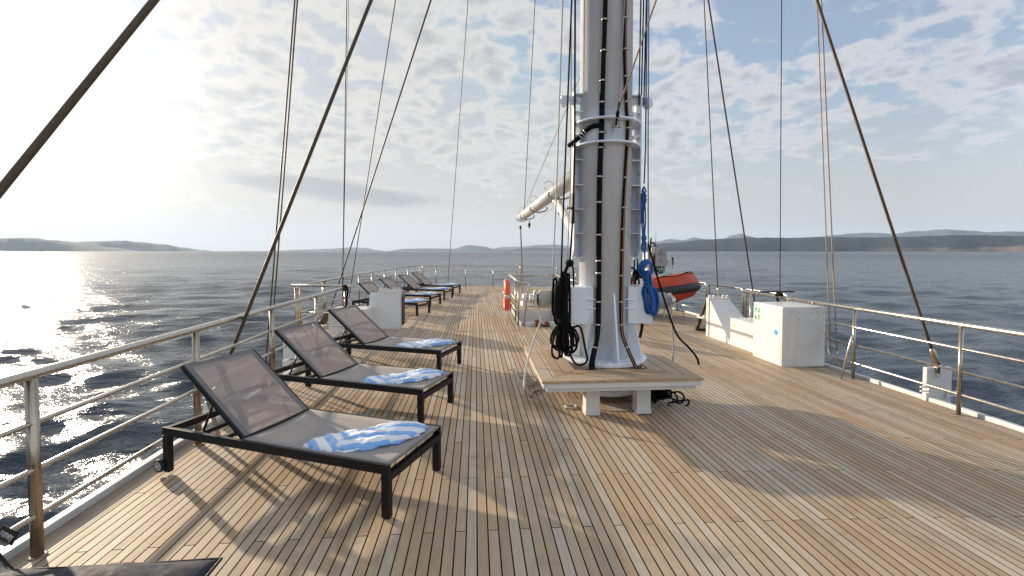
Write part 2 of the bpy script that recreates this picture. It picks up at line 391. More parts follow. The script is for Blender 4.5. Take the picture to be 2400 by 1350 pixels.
# stairwell
wx0,wx1,wy0,wy1=WELL
h=MB(); z0=dz(1.5)
for a,b in (((wx0,wy0),(wx0,wy1)),((wx0,wy1),(wx1,wy1)),((wx1,wy1),(wx1,wy0)),((wx1,wy0),(wx0,wy0))):
    h.quad((a[0],a[1],z0+.0),(b[0],b[1],z0),(b[0],b[1],-2.2),(a[0],a[1],-2.2))
h.quad((wx0,wy0,-2.2),(wx1,wy0,-2.2),(wx1,wy1,-2.2),(wx0,wy1,-2.2))
st=h.build('stairwell','white2'); tag(st,'white lined stairwell opening sunk in the deck behind the mast','stairwell')
h=MB()
for k in range(7):
    y=wy0+.15+k*.27; z=-.2*(k+1)-.05; h.box((wx0+.03,y,z-.04),(wx1-.03,y+.26,z))
h.build('stair_tread','teak_m',st)
h=MB(); h.box((wx0-.05,wy0-.06,z0-.02),(wx1+.05,wy0-.003,z0+.085)); h.box((wx0-.05,wy0-.002,z0-.02),(wx0-.003,wy1,z0+.05)); h.box((wx1+.003,wy0-.002,z0-.02),(wx1+.05,wy1,z0+.05)); h.build('coaming','white2',st,bevel=.01)
e=empty('stair_rail',(wx0-.08,wy0,0)); P0=e.location
tag(e,'low stainless rail round the stairwell opening in mid deck','guard rail')
xA=wx0-.08
for y in (10.45,11.2,12.9): post(e,xA-P0.x,y-P0.y,.95,.024,zb=z0)
bar(e,'top_rail',[loc(xA,10.45,1.0),loc(xA,13.2,1.0)],.028,rd=0)
bar(e,'back_rail',[loc(xA,13.2,1.0),loc(wx1+.1,13.2,1.0)],.022,rd=0)
for hh in (.52,.27): bar(e,'rail',[loc(xA,10.45,hh),loc(xA,13.2,hh),loc(wx1+.1,13.2,hh)],.012,rd=.05)
bar(e,'top_rail',[loc(wx1+.1,13.2,1.0),loc(wx1+.1,10.0,1.0)],.028,rd=0)
for y in (13.15,11.2,10.1): post(e,wx1+.1-P0.x,y-P0.y,.97,.024,zb=z0)
bar(e,'handrail',[loc(xA,10.45,.98),loc(xA+.24,10.4,.96),loc(xA+.10,10.28,.02)],.022,rd=.07)
# lifebuoy
e=empty('lifebuoy',(.72,10.75,.67)); tag(e,'orange lifebuoy hung upright on the stairwell rail','lifebuoy')
m=MB(); C=[Vector((.05*math.sin(a)*0,.255*math.cos(a),.31*math.sin(a))) for a in [2*math.pi*k/40 for k in range(40)]]
m.tube(C,.066,14,close=True); rg=m.build('ring','orange_l',e)
for k in range(4):
    a=math.pi/2*k+.05; m=MB(); m.tube([(0,.255*math.cos(a+t),.31*math.sin(a+t)) for t in (-.12,-.06,0,.06,.12)],.0685,14); m.build('band','reflect',e)
m=MB()
for k in range(9):
    c=Vector((random.uniform(-.05,.07),random.uniform(-.12,.05),-.24+random.uniform(-.05,.05))); r=random.uniform(.05,.1); t=random.uniform(0,3.14)
    m.tube([c+Vector((r*math.cos(a)*math.cos(t),r*math.cos(a)*math.sin(t),r*math.sin(a))) for a in [2*math.pi*q/14 for q in range(14)]],.011,6,close=True)
m.tube(smooth_path([(.03,-.1,-.25),(.0,-.2,-.35),(-.02,-.3,-.5),(.0,-.4,-.66)]),.008,6)
m.build('grab_line','orange_l',e)
# sloping black hose over stairwell and box behind
m=MB(); m.tube(smooth_path([(1.25,14.2,.315),(1.42,13.4,.26),(1.62,12.2,.05+.30),(1.82,11.9,.3),(2.1,12.3,.45),(2.35,12.9,.62)],8),.035,10)
tag(m.build('hose','rubber'),'thick black hose sagging across the stairwell','hose')
e=empty('vent_box',(1.9,14.3,z0)); tag(e,'low grey white box with two round stickers behind the stairwell','box')
m=MB(); m.prism([(-.5,-.3,.003),(-.5,.3,.003),(-.42,.3,.34),(-.42,-.1,.34)],(1.0,0,0)); m.build('case','white2',e,bevel=.01)
for k in (-.15,.15):
    m=MB(); m.lathe([(.085,0),(.085,.004)],(k,-.245,.14),axis='Y',seg=20); m.build('sticker','signwhite',e)
# boot-like brass fitting
e=empty('bollard',(1.45,10.2,z0)); tag(e,'small rusty brown fitting on the stairwell sill','fitting')
m=MB(); m.lathe([(.06,0.0),(.06,.13),(.05,.14),(.05,.15)],(-.07,0,.003),seg=16); m.lathe([(.07,0),(.08,.05),(.05,.1),(.0,.12)],(.13,0,.003),seg=16,close=False); m.box((-.07,-.03,.02),(.12,.03,.06)); m.build('body','rust',e)

# ------------------------------------------------------------------ sun loungers
LW,LL,LZ=.71,1.99,.345; HX=1.225; BA=R(38.5); BL=.765
def bx(lo,hi,bev=.004): m=MB(); m.box(lo,hi,bev=bev); return m
def make_lounger():
    root=empty('sun_lounger')
    m=MB()
    for y in (0,-LW): 
        ya,yb=(y-.028,y) if y==0 else (y,y+.028)
        m.box((0.0,ya,LZ-.062),(LL,yb,LZ),bev=.004)
    m.box((.0,-LW+.03,.235),(.045,-.03,.285),bev=.004)
    m.box((LL-.045,-LW+.03,LZ-.055),(LL-.001,-.03,LZ-.005),bev=.004)
    m.box((1.42,-LW+.03,LZ-.05),(1.45,-.03,LZ-.02),bev=.003); m.box((1.66,-LW+.03,LZ-.05),(1.69,-.03,LZ-.02),bev=.003)
    m.build('frame','black_alu',root)
    for x in (.0005,LL-.0555):
        for y in (0,-1):
            ya=(-.0455,-.0005) if y==0 else (-LW+.0005,-LW+.0455)
            m=MB(); m.box((x,ya[0],.008),(x+.055,ya[1],LZ-.0635),bev=.004); m.box((x+.004,ya[0]+.004,0),(x+.051,ya[1]-.004,.0078),bev=.001,mi=1)
            m.build('leg',['black_alu','rubber'],root)
    for y in (.012,-LW-.012):
        s=1 if y>0 else -1
        m=MB(); x,z=LL+.02,.05
        m.lathe([(.030,-.013),(.047,-.013),(.049,-.008),(.049,.008),(.047,.013),(.030,.013)],(x,y,z),axis='Y',seg=28,close=False); w=m.build('wheel','rubber',root)
        m=MB(); m.lathe([(.033,-.006),(.033,.006)],(x,y,z),axis='Y',seg=28,close=False); m.lathe([(.012,-.016),(.012,.016)],(x,y,z),axis='Y',seg=14)
        for k in range(5):
            a=2*math.pi*k/5; m.box((-.004,-.006,.008),(.004,.006,.033),mtx=Matrix.Translation((x,y,z))@Matrix.Rotation(a,4,'Y'))
        m.lathe([(.026,-.0145),(.033,-.0145),(.033,.0145),(.026,.0145)],(x,y,z),axis='Y',seg=28,close=False)
        m.build('hub','white_d',w)
        m=MB(); m.box((LL-.03,min(y,y-s*.02),.035),(LL+.03,max(y,y-s*.02),.065)); m.build('axle_bracket','black_alu',root)
    # seat sling with a slight sag
    m=MB(); nx,ny=24,8; V={}
    for i in range(nx+1):
        for j in range(ny+1):
            x=.0+(HX)*i/nx; t=j/ny; y=-.03-(LW-.06)*t
            endrise=0
            z=LZ-.001-.014*math.sin(math.pi*t)*(1-.35*math.exp(-((x)/.15)**2))
            V[i,j]=m.bm.verts.new((x,y,z))
    for i in range(nx):
        for j in range(ny):
            f=m.bm.faces.new((V[i,j],V[i+1,j],V[i+1,j+1],V[i,j+1])); f.smooth=True
    s=m.build('seat','mesh_seat',root); md=s.modifiers.new('t','SOLIDIFY'); md.thickness=.003
    m=MB(); m.tube([(.012,-.03,LZ-.004),(.012,-LW+.03,LZ-.004)],.007,8); m.build('hem','mesh_hem',s)
    # backrest
    br=empty('backrest'); br.parent=root; br.location=(HX,0,LZ-.01); br.rotation_euler=(0,-BA,0)
    m=MB()
    m.box((0,-.060,-.014),(BL,-.034,.014),bev=.004); m.box((0,-LW+.034,-.014),(BL,-LW+.060,.014),bev=.004)
    m.box((BL-.022,-LW+.061,-.012),(BL+.0,-.061,.010),bev=.003); m.box((.0,-LW+.061,-.012),(.02,-.061,.006),bev=.003)
    m.build('side_frame','black_alu',br)
    m=MB(); nx,ny=16,14; V={}; 
    for i in range(nx+1):
        for j in range(ny+1):
            x=.012+(BL-.004)*i/nx; t=j/ny; y=-.052-(LW-.104)*t
            z=.0155-.02*math.sin(math.pi*t)*math.sin(math.pi*min(1,i/nx*.9+.1))+.0022*math.sin(9*t+i*.5)*math.sin(math.pi*t)
            dx=-.018*math.sin(math.pi*t) if i==nx else 0
            V[i,j]=m.bm.verts.new((x+dx,y,z))
    for i in range(nx):
        for j in range(ny):
            f=m.bm.faces.new((V[i,j],V[i+1,j],V[i+1,j+1],V[i,j+1])); f.smooth=True; f.material_index=1 if (j in(0,ny-1) or i in(nx-1,)) else 0
    m.build('mesh_panel',['mesh_back','mesh_hem'],br)
    # prop
    m=MB(); a=Vector((HX+.42*math.cos(BA),0,LZ+.42*math.sin(BA)-.03)); b=Vector((1.675,0,LZ-.02))
    for y in (-.09,-LW+.09): m.tube([(a.x,y,a.z),(b.x,y,b.z)],.009,8)
    m.tube([(a.x,-.07,a.z),(a.x,-LW+.07,a.z)],.009,8)
    m.box((1.42,-.06,LZ-.035),(2.0,-.035,LZ-.015)); m.box((1.42,-LW+.035,LZ-.035),(2.0,-LW+.06,LZ-.015))
    m.build('support_strut','black_alu',root)
    return root
def children(o): return [c for c in bpy.data.objects if c.parent==o]
def copy_tree(o,par=None,mp=None):
    c=o.copy(); COL.objects.link(c)
    if par is not None: c.parent=par
    for ch in mp[o]: copy_tree(ch,c,mp)
    return c
lproto=make_lounger()
mp={}
for o in bpy.data.objects: mp.setdefault(o,[]); 
for o in bpy.data.objects:
    if o.parent: mp[o.parent].append(o)
LG=[((-.545,2.87),157,'nearest sun lounger with a towel folded on its foot end'),
    ((-.52,4.45),157.5,'second nearest lounger, partly hidden by the front lounger backrest'),
    ((-.48,6.2),158,'third lounger from the front, beside the white box panel'),
    ((-1.50,12.0),158,'lounger half hidden behind the white box panel on the left'),
    ((-1.36,14.05),158,'lounger just beyond the one behind the white box panel'),
    ((-1.07,15.95),158.5,'second farthest lounger near the curve of the rail'),
    ((-.86,17.85),159,'farthest lounger, closest to the stern rail')]
G1='black framed sun loungers with taupe mesh along the left rail'
loungers=[]
for i,((x,y),a,lab) in enumerate(LG):
    o=lproto if i==0 else copy_tree(lproto,None,mp)
    o.location=(x,y,dz(x)+.0); o.rotation_euler=(0,0,R(a)); tag(o,lab,'sun lounger',G1); loungers.append(o)
# towels
def towel_mat():
    m,t=nt('striped_towel'); n=N(t); out=n.new('ShaderNodeOutputMaterial'); p=n.new('ShaderNodeBsdfPrincipled')
    uv=n.new('ShaderNodeUVMap').outputs[0]; x,y,z=n.sep(uv)
    tc=n.new('ShaderNodeTexCoord').outputs['Object']
    w=n.m('ADD',x,n.m('MULTIPLY',n.noise(tc,9,2,.5),.012))
    s=n.m('FRACT',n.m('DIVIDE',w,.115)); f=n.m('MULTIPLY',n.mr(s,.47,.53),n.mr(s,.94,1.0,1,0))
    n.put(p.inputs['Base Color'],n.mix(f,(.78,.80,.86,1),(.22,.44,.80,1))); p.inputs['Roughness'].default_value=.95; p.inputs['Sheen Weight'].default_value=.4
    n.put(p.inputs['Normal'],n.bump(n.noise(tc,380,2,.6),.5,.003)); t.links.new(p.outputs[0],out.inputs[0]); return m
M['towel']=towel_mat()
def patch(m,uvl,outl,h,zo,ang,seed,edge=.02):
    rnd=random.Random(seed); outl=[Vector(o) for o in outl]; c=sum(outl,Vector((0,0)))/len(outl)
    o=smooth_path([(p.x,p.y,0) for p in outl],8,close=True); n=len(o)
    lin_=[Vector((outl[k//8].x*(1-(k%8)/8)+outl[(k//8+1)%len(outl)].x*((k%8)/8),outl[k//8].y*(1-(k%8)/8)+outl[(k//8+1)%len(outl)].y*((k%8)/8),0)) for k in range(n)]
    for q_ in range(n): o[q_]=o[q_]*.35+lin_[q_]*.65
    for q_ in range(n):
        o[q_]=o[q_]+(o[q_]-Vector((c.x,c.y,0))).normalized()*(.010*math.sin(q_*.9+seed)+.006*math.sin(q_*2.3+seed*2)); NR=16; rings=[]
    ph=[rnd.uniform(0,6) for _ in range(6)]; ca,sa=math.cos(ang),math.sin(ang)
    def zf(x,y,t):
        wx=x+.02*math.sin(y*31+ph[1]); wy=y+.02*math.sin(x*27+ph[2]); w=abs(math.sin(wx*24*ca+wy*24*sa+ph[0]))**.6; w2=math.sin(wx*70+ph[2]+wy*31)*math.sin(wy*57+ph[3])
        k=(1-t**4)**.5 if t<1 else 0
        return zo+k*(h*(.72+.28*math.sin(x*9+ph[4])*math.cos(y*8+ph[5]))+.017*w*(.4+.6*math.sin(wy*11+ph[4])**2)+.004*w2)+.002
    def mk(t,k,z=None):
        q=c+(Vector((o[k].x,o[k].y))-c)*t; return m.bm.verts.new((q.x,q.y,zf(q.x,q.y,t) if z is None else z))
    cv=m.bm.verts.new((c.x,c.y,zf(c.x,c.y,0)))
    for i in range(1,NR+1):
        t=(i/NR)**.75; rings.append([mk(t,k) for k in range(n)])
    rings.append([m.bm.verts.new((v.co.x,v.co.y,zo)) for v in rings[-1]])
    fs=[]
    for k in range(n): fs.append(m.bm.faces.new((cv,rings[0][k],rings[0][(k+1)%n])))
    for A,B in zip(rings,rings[1:]):
        for k in range(n): fs.append(m.bm.faces.new((A[k],B[k],B[(k+1)%n],A[(k+1)%n])))
    fs.append(m.bm.faces.new(rings[-1][::-1]))
    for f in fs:
        f.smooth=True
        for l in f.loops: l[uvl].uv=(l.vert.co.x*math.cos(ang)+l.vert.co.y*math.sin(ang),l.vert.co.z)
def make_towel(v):
    m=MB(); uvl=m.bm.loops.layers.uv.new('UVMap'); rnd=random.Random(v*5+1); j=lambda:rnd.uniform(-.015,.015)
    # local frame of the lounger: x to the head, y negative to the far side
    A=[(.72+j(),-.08+j()),(.60,-.045),(.46+j(),-.07),(.42,-.20),(.40,-.34),(.47,-.42+j()),(.58,-.38),(.68+j(),-.26),(.74,-.16)]
    B=[(.50+j(),-.11+j()),(.40,-.09),(.28,-.17+j()),(.14+j(),-.34),(.06,-.50),(.07,-.61+j()),(.16,-.655),(.30,-.62+j()),(.42,-.50),(.49,-.36),(.52,-.22)]
    sc_=lambda L,k,dx,dy:[(sum(p[0] for p in L)/len(L)+(p[0]-sum(q[0] for q in L)/len(L))*k+dx,sum(p[1] for p in L)/len(L)+(p[1]-sum(q[1] for q in L)/len(L))*k+dy) for p in L]
    patch(m,uvl,sc_(B,1.02,.012,.014),.016,0,R(-40)+v*.3,v*3+5); patch(m,uvl,A,.026,0,R(55)+v*.2,v*3+1); patch(m,uvl,B,.040,.010,R(-58)+v*.25,v*3+2)
    return m.build('towel','towel',None)
where=['on the nearest lounger','on the second nearest lounger','on the third lounger from the front','on the lounger behind the white box panel','on the lounger after the one behind the box panel','on the second farthest lounger','on the farthest lounger near the stern rail']
tw=[make_towel(k) for k in range(3)]
for i,l in enumerate(loungers):
    o=tw[i] if i<3 else tw[i%3].copy()
    if i>=3: COL.objects.link(o)
    o.matrix_world=Matrix.Translation(l.location)@Matrix.Rotation(l.rotation_euler.z,4,'Z')@Matrix.Translation((0,0,LZ-.004))
    tag(o,'crumpled blue and white striped towel '+where[i],'towel','striped towels folded on the loungers')

# ------------------------------------------------------------------ navy bean bag, bottom left
e=empty('bean_bag',(-1.9,1.7,0)); tag(e,'navy blue bean bag lounger cut off by the bottom left corner','bean bag')
def bag(nx=40,ny=26):
    m=MB(); V={}
    for side in (1,-1):
        for i in range(nx+1):
            for j in range(ny+1):
                u=-1+2*i/nx; v=-1+2*j/ny
                x=-1.96+.79*u-.03*v*(1-abs(u)); y=1.55+(.64+.3*max(0,-u-.1)-.02*max(0,u))*v
                k=(max(0,1-abs(u)**3.2)*max(0,1-abs(v)**3.2))**.5
                mid=.265+.02*abs(u)**1.5*(1 if u>0 else 0) + .55*max(0,-u-.12)**1.1
                wr=.010*math.sin(u*9+v*4)+.008*math.sin(v*13-u*5)+.006*math.sin(u*23+v*9)
                th=.085*k
                z=mid+ (side*th*(1 if side>0 else 1.3)) + wr*k
                z=max(z,.006+0.002*0)
                key=(i,j) if (i in(0,nx) or j in(0,ny)) else (i,j,side)
                if key not in V: V[key]=m.bm.verts.new((x+1.9,y-1.7,z))
    g=lambda i,j,s: V[(i,j)] if (i in(0,nx) or j in(0,ny)) else V[(i,j,s)]
    for s in (1,-1):
        for i in range(nx):
            for j in range(ny):
                f=m.bm.faces.new((g(i,j,s),g(i+1,j,s),g(i+1,j+1,s),g(i,j+1,s))); f.smooth=True
    pts=[V[(i,ny)].co.copy() for i in range(nx+1)]+[V[(nx,j)].co.copy() for j in range(ny-1,-1,-1)]
    return m,pts
m,edge=bag(); m.build('cushion','navy',e)
m=MB(); m.tube(edge,.007,8); m.build('piping','piping',e)
m=MB(); p=Vector((-2.16,2.27,.335))-Vector((-1.9,1.7,0)); T=Matrix.Translation(p)@Matrix.Rotation(R(-28),4,'Z')@Matrix.Rotation(R(62),4,'X')
m.box((-.14,0,-.001),(.02,.055,.001),mtx=T); tg=m.build('label_tag','tag_red',e)
fc=bpy.data.curves.new('tag_text','FONT'); fc.body='rumey'; fc.size=.045; fc.extrude=.0006; fc.materials.append(M['signwhite']); ft=bpy.data.objects.new('tag_tmp',fc); COL.objects.link(ft); bpy.context.view_layer.update(); fm=bpy.data.meshes.new_from_object(ft); bpy.data.objects.remove(ft); ft=bpy.data.objects.new('tag_writing',fm); COL.objects.link(ft); ft.parent=tg; ft.matrix_local=T@Matrix.Translation((-.12,.015,.0022))

# ------------------------------------------------------------------ mast and its bench
MX,MY=1.53,5.38
mz=dz(MX)
e=empty('mast',(MX,MY,mz)); P0=e.location; PM=Vector((MX,MY,mz)); tag(e,'thick white steel mast rising out of a square teak bench','mast')
m=MB(); m.tube([(0,0,.3),(0,0,27)],.303,64,caps=True); m.build('tube','white',e)
m=MB(); m.lathe([(.30,.08),(.42,.08),(.42,.13)],(0,0,0),seg=64); m.lathe([(.33,.10),(.33,.416)],(0,0,0),seg=48); 
for k in range(8):
    a=2*math.pi*(k+.5)/8; m.box((.32,-.01,.13),(.44,.01,.412),mtx=Matrix.Rotation(a,4,'Z'))
m.build('step','white_d',e)
m=MB(); m.lathe([(.30,.418),(.485,.418),(.49,.425),(.49,.455),(.485,.46),(.30,.46)],(0,0,0),seg=72,close=False)
for k in range(24):
    a=2*math.pi*(k+.5)/24; m.lathe([(.019,0),(.019,.016),(.012,.018)],(.445*math.cos(a),.445*math.sin(a),.46),seg=6)
m.build('base_flange','white',e)
for k in range(8):
    a=-math.pi/2+2*math.pi*k/8+R(4)
    m=MB(); m.prism([(.30,-.010,.461),(.462,-.010,.461),(.462,-.010,.50),(.318,-.010,1.20),(.30,-.010,1.22)],(0,.020,0)); o=m.build('gusset','white',e); o.rotation_euler=(0,0,a)
for s in (-1,1):
    # winch box
    x0,x1=(.20,.49) if s>0 else (-.465,-.20)
    m=MB(); m.box((x0,-.27,.87),(x1,.1,1.29)); o=m.build('winch_plate','white',e,bevel=.008)
    m=MB()
    for z in (1.05,1.15): m.box((s*.215-.06,-.285,z-.006),(s*.215+.06,-.2705,z+.006))
    m.build('weld_tab','white',o)
    # side channel
    xo=s*.385
    m=MB(); m.prism([(xo,-.11,1.72),(xo,-.11,3.50),(xo,-.02,3.56),(xo,.12,3.56),(xo,.12,1.60),(xo,0,1.60)],(s*.012,0,0))
    zl=[1.62,1.90,2.18,2.46,2.75,3.03,3.30,3.5]
    for z in zl: m.box((min(s*.26,xo),-.10,z),(max(s*.26,xo),.10,z+.010))
    m.box((min(s*.25,xo),.04,1.61),(max(s*.25,xo),.052,2.95))
    m.build('side_channel','white',e)
    m=MB()
    for z in [z+.14 for z in zl[:-1]]: m.lathe([(.010,0),(.010,.012)],(xo-s*.012,-.05,z),axis='X',seg=8)
    m.build('bolt','steel_post',e)
    m=MB(); m.box((min(s*.28,s*.54),-.05,3.42),(max(s*.28,s*.54),.05,3.50),bev=.01); m.lathe([(.05,-.035),(.055,-.03),(.055,.03),(.05,.035)],(s*.50,-.02,3.43),axis='Y',seg=20); m.build('sheave_arm','white',e)
for z in (3.16,2.90):
    m=MB(); m.lathe([(.300,z),(.392,z),(.395,z+.004),(.395,z+.016),(.392,z+.02),(.300,z+.02)],(0,0,0),seg=72,close=False); m.build('collar','white',e)
# weld seam ring
m=MB(); m.tube([(.304*math.cos(a),.304*math.sin(a),3.30) for a in [2*math.pi*k/64 for k in range(64)]],.004,6,close=True); m.build('weld_seam','white_d',e)
for z,w in ((11.3,2.2),(20.,1.6)):
    m=MB(); m.tube([(-w,0,z),(w,0,z)],.06,12); m.build('spreader','white',e)
# cables running down the mast face
def on_mast(px,py,rr=.325):
    r=ray(px,py); ox,oy=-MX,-MY
    a=r.x**2+r.y**2; b=2*(ox*r.x+oy*r.y); c=ox*ox+oy*oy-rr*rr; D=b*b-4*a*c
    t=(-b-math.sqrt(max(D,0)))/(2*a); return Vector((r.x*t,r.y*t,EYE+r.z*t))-PM
def cable(pts,r,mi,cl,nm='cable'):
    P=[on_mast(*p) if len(p)==2 else Vector(p) for p in pts]; Q=smooth_path(P,8)
    m=MB(); m.tube(Q,r,12); c=m.build(nm,mi,e)
    for z in cl:
        i=min(range(len(Q)-1),key=lambda i:abs(Q[i].z-z)); t=(Q[i+1]-Q[i]).normalized()*.009
        k=MB(); k.tube([Q[i]-t,Q[i]+t],r*1.13,12); k.lathe([(.008,0),(.008,.02)],Q[i]+Vector((r*1.2,-.0,0)),axis='X',seg=8); k.build('cable_clip','steel',c)
    return c
A=[(1421,-260),(1418,0),(1413,150),(1411,240),(1410,300),(1406,400),(1404,520),(1403,640),(1402,740)]
CA=[on_mast(*p) for p in A]+[atY(1399,790,MY-.36)-P0,atY(1389,840,MY-.50)-P0,atY(1386,856,MY-.56)-P0,atY(1386,874,MY-.61)-P0,atY(1386,882,MY-.61)-P0]
zs=[5.6,5.2,4.83,4.53,4.23,3.93,3.6,3.33,3.03,2.85,2.55,2.23,1.9,1.62,1.42,1.1,.86,.62]
c=cable([tuple(p) for p in CA],.030,'cable',zs)
m=MB()
for k in range(5):
    d0=(k-2)*.011; m.tube(smooth_path([CA[-4]+Vector((d0*.4,-.02,0)),CA[-3]+Vector((d0,-.025,0)),CA[-2]+Vector((d0*1.4,-.015,0)),CA[-1]+Vector((d0*1.6,-.01,-.02))],5),.011,8)
m.build('loose_cable','cable',c)
B_=[(1472,-260),(1466,0),(1465,130),(1469,250),(1472,300),(1467,390),(1461,500),(1458,600),(1456,720)]
CB=[on_mast(*p) for p in B_]+[atY(1458,780,MY-.34)-P0,atY(1472,820,MY-.44)-P0,atY(1488,856,MY-.56)-P0,atY(1498,874,MY-.61)-P0,atY(1500,881,MY-.61)-P0]
c=cable([tuple(p) for p in CB],.020,'cable',[5.5,5.0,4.6,4.25,3.95,3.62,3.34,3.06,2.86,2.5,2.2,1.96,1.7,1.42,1.12,.86,.63])
m=MB(); m.tube(smooth_path([p+(Vector((p.x,p.y,0)).normalized()*.019 if i<9 else Vector((0,-.019,0)))+Vector((-.004,0,0)) for i,p in enumerate(CB)],8),.006,8); m.build('brown_cable','cable_o',c)
m=MB(); q=[on_mast(1410,294),on_mast(1390,296),on_mast(1372,307,.34),on_mast(1358,322,.36)]; q.append(q[-1]+Vector((-.1,.12,-.07)))
Q=smooth_path(q,8); m.tube(Q,.027,12); c=m.build('branch_cable','cable',e)
for i in (16,19,22):
    m=MB(); m.tube([Q[i],Q[i+1]],.0285,12); m.build('tape','reflect',c)
# black pads on the channels
for s in (-1,1):
    m=MB(); m.box((s*.405-.012,-.13,2.02),(s*.405+.012,.0,2.37),bev=.004); m.build('rubber_pad','rubber',e)
    m=MB(); m.tube([(s*.40,-.05,2.2),(s*.47,-.05,2.2)],.014,10); m.tube([(s*.455,-.05,2.2),(s*.475,-.05,2.2)],.022,10); m.build('pin','steel',e)
m=MB(); m.tube(rounded([(.385,-.06,1.75),(.50,-.08,1.73),(.55,-.08,1.62),(.47,-.08,1.50),(.385,-.06,1.48)],.08,6),.018,10); m.build('guard_loop','white2',e)
# lug, shackle
pL=on_mast(1441,300,.33)
m=MB(); m.prism([pL+Vector(v) for v in ((-.012,.03,-.09),(-.012,-.03,-.03),(-.012,-.05,.02),(-.012,-.02,.05),(-.012,.03,.06))],(.024,0,0)); lug=m.build('lug','white',e,bevel=.004)
m=MB(); m.tube(smooth_path([pL+Vector(v) for v in ((-.032,-.04,.005),(-.036,-.05,.05),(-.02,-.06,.085),(0,-.06,.095),(.02,-.06,.085),(.036,-.05,.05),(.032,-.04,.005))],5),.008,8); m.tube([pL+Vector((-.05,-.04,.0)),pL+Vector((.05,-.04,.0))],.009,10); m.build('shackle','steel_post',lug)
# ---- bench
bx0,bx1,by0,by1=.63,2.26,4.36,6.05; bcx,bcy=(bx0+bx1)/2,(by0+by1)/2; BZ=.425+mz
e=empty('bench',(bcx,bcy,mz)); P0=e.location; tag(e,'square teak topped bench with white legs wrapped round the mast foot','bench')
hx,hy=(bx1-bx0)/2,(by1-by0)/2; wd=.42
nb=3; bw=wd/nb
zt=.44
for name,mt_,sgn in (('front','teak_bx',0),('back','teak_bx',1),('side','teak_b',2),('side','teak_b',3)):
    for k in range(nb):
        a=k*bw+.005; b=(k+1)*bw-.005
        if sgn==0: P=[(-hx+a,-hy+a),(hx-a,-hy+a),(hx-b,-hy+b),(-hx+b,-hy+b)]
        if sgn==1: P=[(hx-a,hy-a),(-hx+a,hy-a),(-hx+b,hy-b),(hx-b,hy-b)]
        if sgn==2: P=[(-hx+a,hy-a-.004),(-hx+a,-hy+a+.004),(-hx+b,-hy+b+.004),(-hx+b,hy-b-.004)]
        if sgn==3: P=[(hx-a,-hy+a+.004),(hx-a,hy-a-.004),(hx-b,hy-b-.004),(hx-b,-hy+b+.004)]
        m=MB(); m.prism([(x,y,zt-.026) for x,y in P],(0,0,.026)); m.build('board',mt_,e,bevel=.003)
m=MB()
for x in (-1,1):
    for y in (-1,1):
        for k in range(3):
            q=(k+.55)*bw; m.lathe([(.006,0),(.006,.0012)],(x*(hx-q),y*(hy-q)-y*.03,zt),seg=8)
m.build('screw','steel_post',e)
m=MB(); i=.02
m.box((-hx+i,-hy+i,.360),(hx-i,-hy+i+.03,.413)); m.box((-hx+i,hy-i-.03,.360),(hx-i,hy-i,.413)); m.box((-hx+i,-hy+i+.031,.360),(-hx+i+.03,hy-i-.031,.413)); m.box((hx-i-.03,-hy+i+.031,.360),(hx-i,hy-i-.031,.413))
i=.06
m.box((-hx+i,-hy+i,.315),(hx-i,-hy+i+.03,.359)); m.box((-hx+i,hy-i-.03,.315),(hx-i,hy-i,.359)); m.box((-hx+i,-hy+i+.031,.315),(-hx+i+.03,hy-i-.031,.359)); m.box((hx-i-.03,-hy+i+.031,.315),(hx-i,hy-i-.031,.359))
m.build('apron','white2',e,bevel=.004)
for x in (-.245,.295):
    for y in (-hy+.33,hy-.33):
        m=MB(); m.box((x-.078,y-.08,.004),(x+.078,y+.08,.06),bev=.006); m.box((x-.072,y-.074,.058),(x+.072,y+.074,.26),bev=.004); m.box((x-.078,y-.08,.2585),(x+.078,y+.08,.314),bev=.006); m.box((x-.082,y-.084,.0),(x+.082,y+.084,.0045),mi=1)
        m.build('leg',['white2','rubber'],e)
# cable slots: dark grommets
for p in (P0+CA[-1]*0,): pass
for q in (CA[-1],CB[-1]):
    w=Vector((MX,MY,mz))+q; m=MB(); m.box((w.x-.06-P0.x,w.y-.02-P0.y,zt+.0012),(w.x+.06-P0.x,w.y+.022-P0.y,zt+.003)); m.build('cable_slot','rubber',e)
# teak ring on the deck round the mast
m=MB(); 
prof=[(.44,.0),(.44,.012),(.66,.012),(.66,.0)]
m.lathe(prof,(0,0,0),seg=64,close=False); o=m.build('mast_ring','teak_m'); o.location=(MX,MY,mz-.004); tag(o,'round teak margin ring in the deck beneath the bench','deck ring',kind='structure')

# ------------------------------------------------------------------ boom
e=empty('boom',(1.52,5.7,2.82)); P0=e.location; tag(e,'long white boom reaching aft from behind the mast to a tapered tip','boom')
b0=Vector((0,0,0)); b1=Vector((0,10.2,.02))
m=MB(); m.tube([(0,.0,0),(0,8.6,0),(0,9.4,.01),(0,10.1,.03),(0,10.35,.04)],[.125,.125,.115,.085,.06],36); m.build('spar','white2',e)
for y,kk in ((2.6,1),(5.4,1),(9.5,.8),(7.9,1)):
    m=MB(); m.lathe([(.1265,-.03),(.130,-.028),(.130,.028),(.1265,.03)],(0,y,0),axis='Y',seg=36,close=False) if y<9 else None
    if y>=9: m.lathe([(.11,-.02),(.116,-.02),(.116,.02),(.11,.02)],(0,y,.01),axis='Y',seg=36,close=False)
    m.tube([(.21*kk*math.sin(a),y,.0-.145*kk-.09*kk*math.cos(a)+.05) for a in [R(-115)+R(230)*k/20 for k in range(21)]],.017,8); m.build('hoop','grey_panel',e)
for y in (3.2,5.6,8.6):
    m=MB(); m.tube([(-.10+.09*math.cos(a),y,.14+.09*math.sin(a)) for a in [R(-20)+R(260)*k/18 for k in range(19)]],.008,8); m.build('fairlead','steel',e)
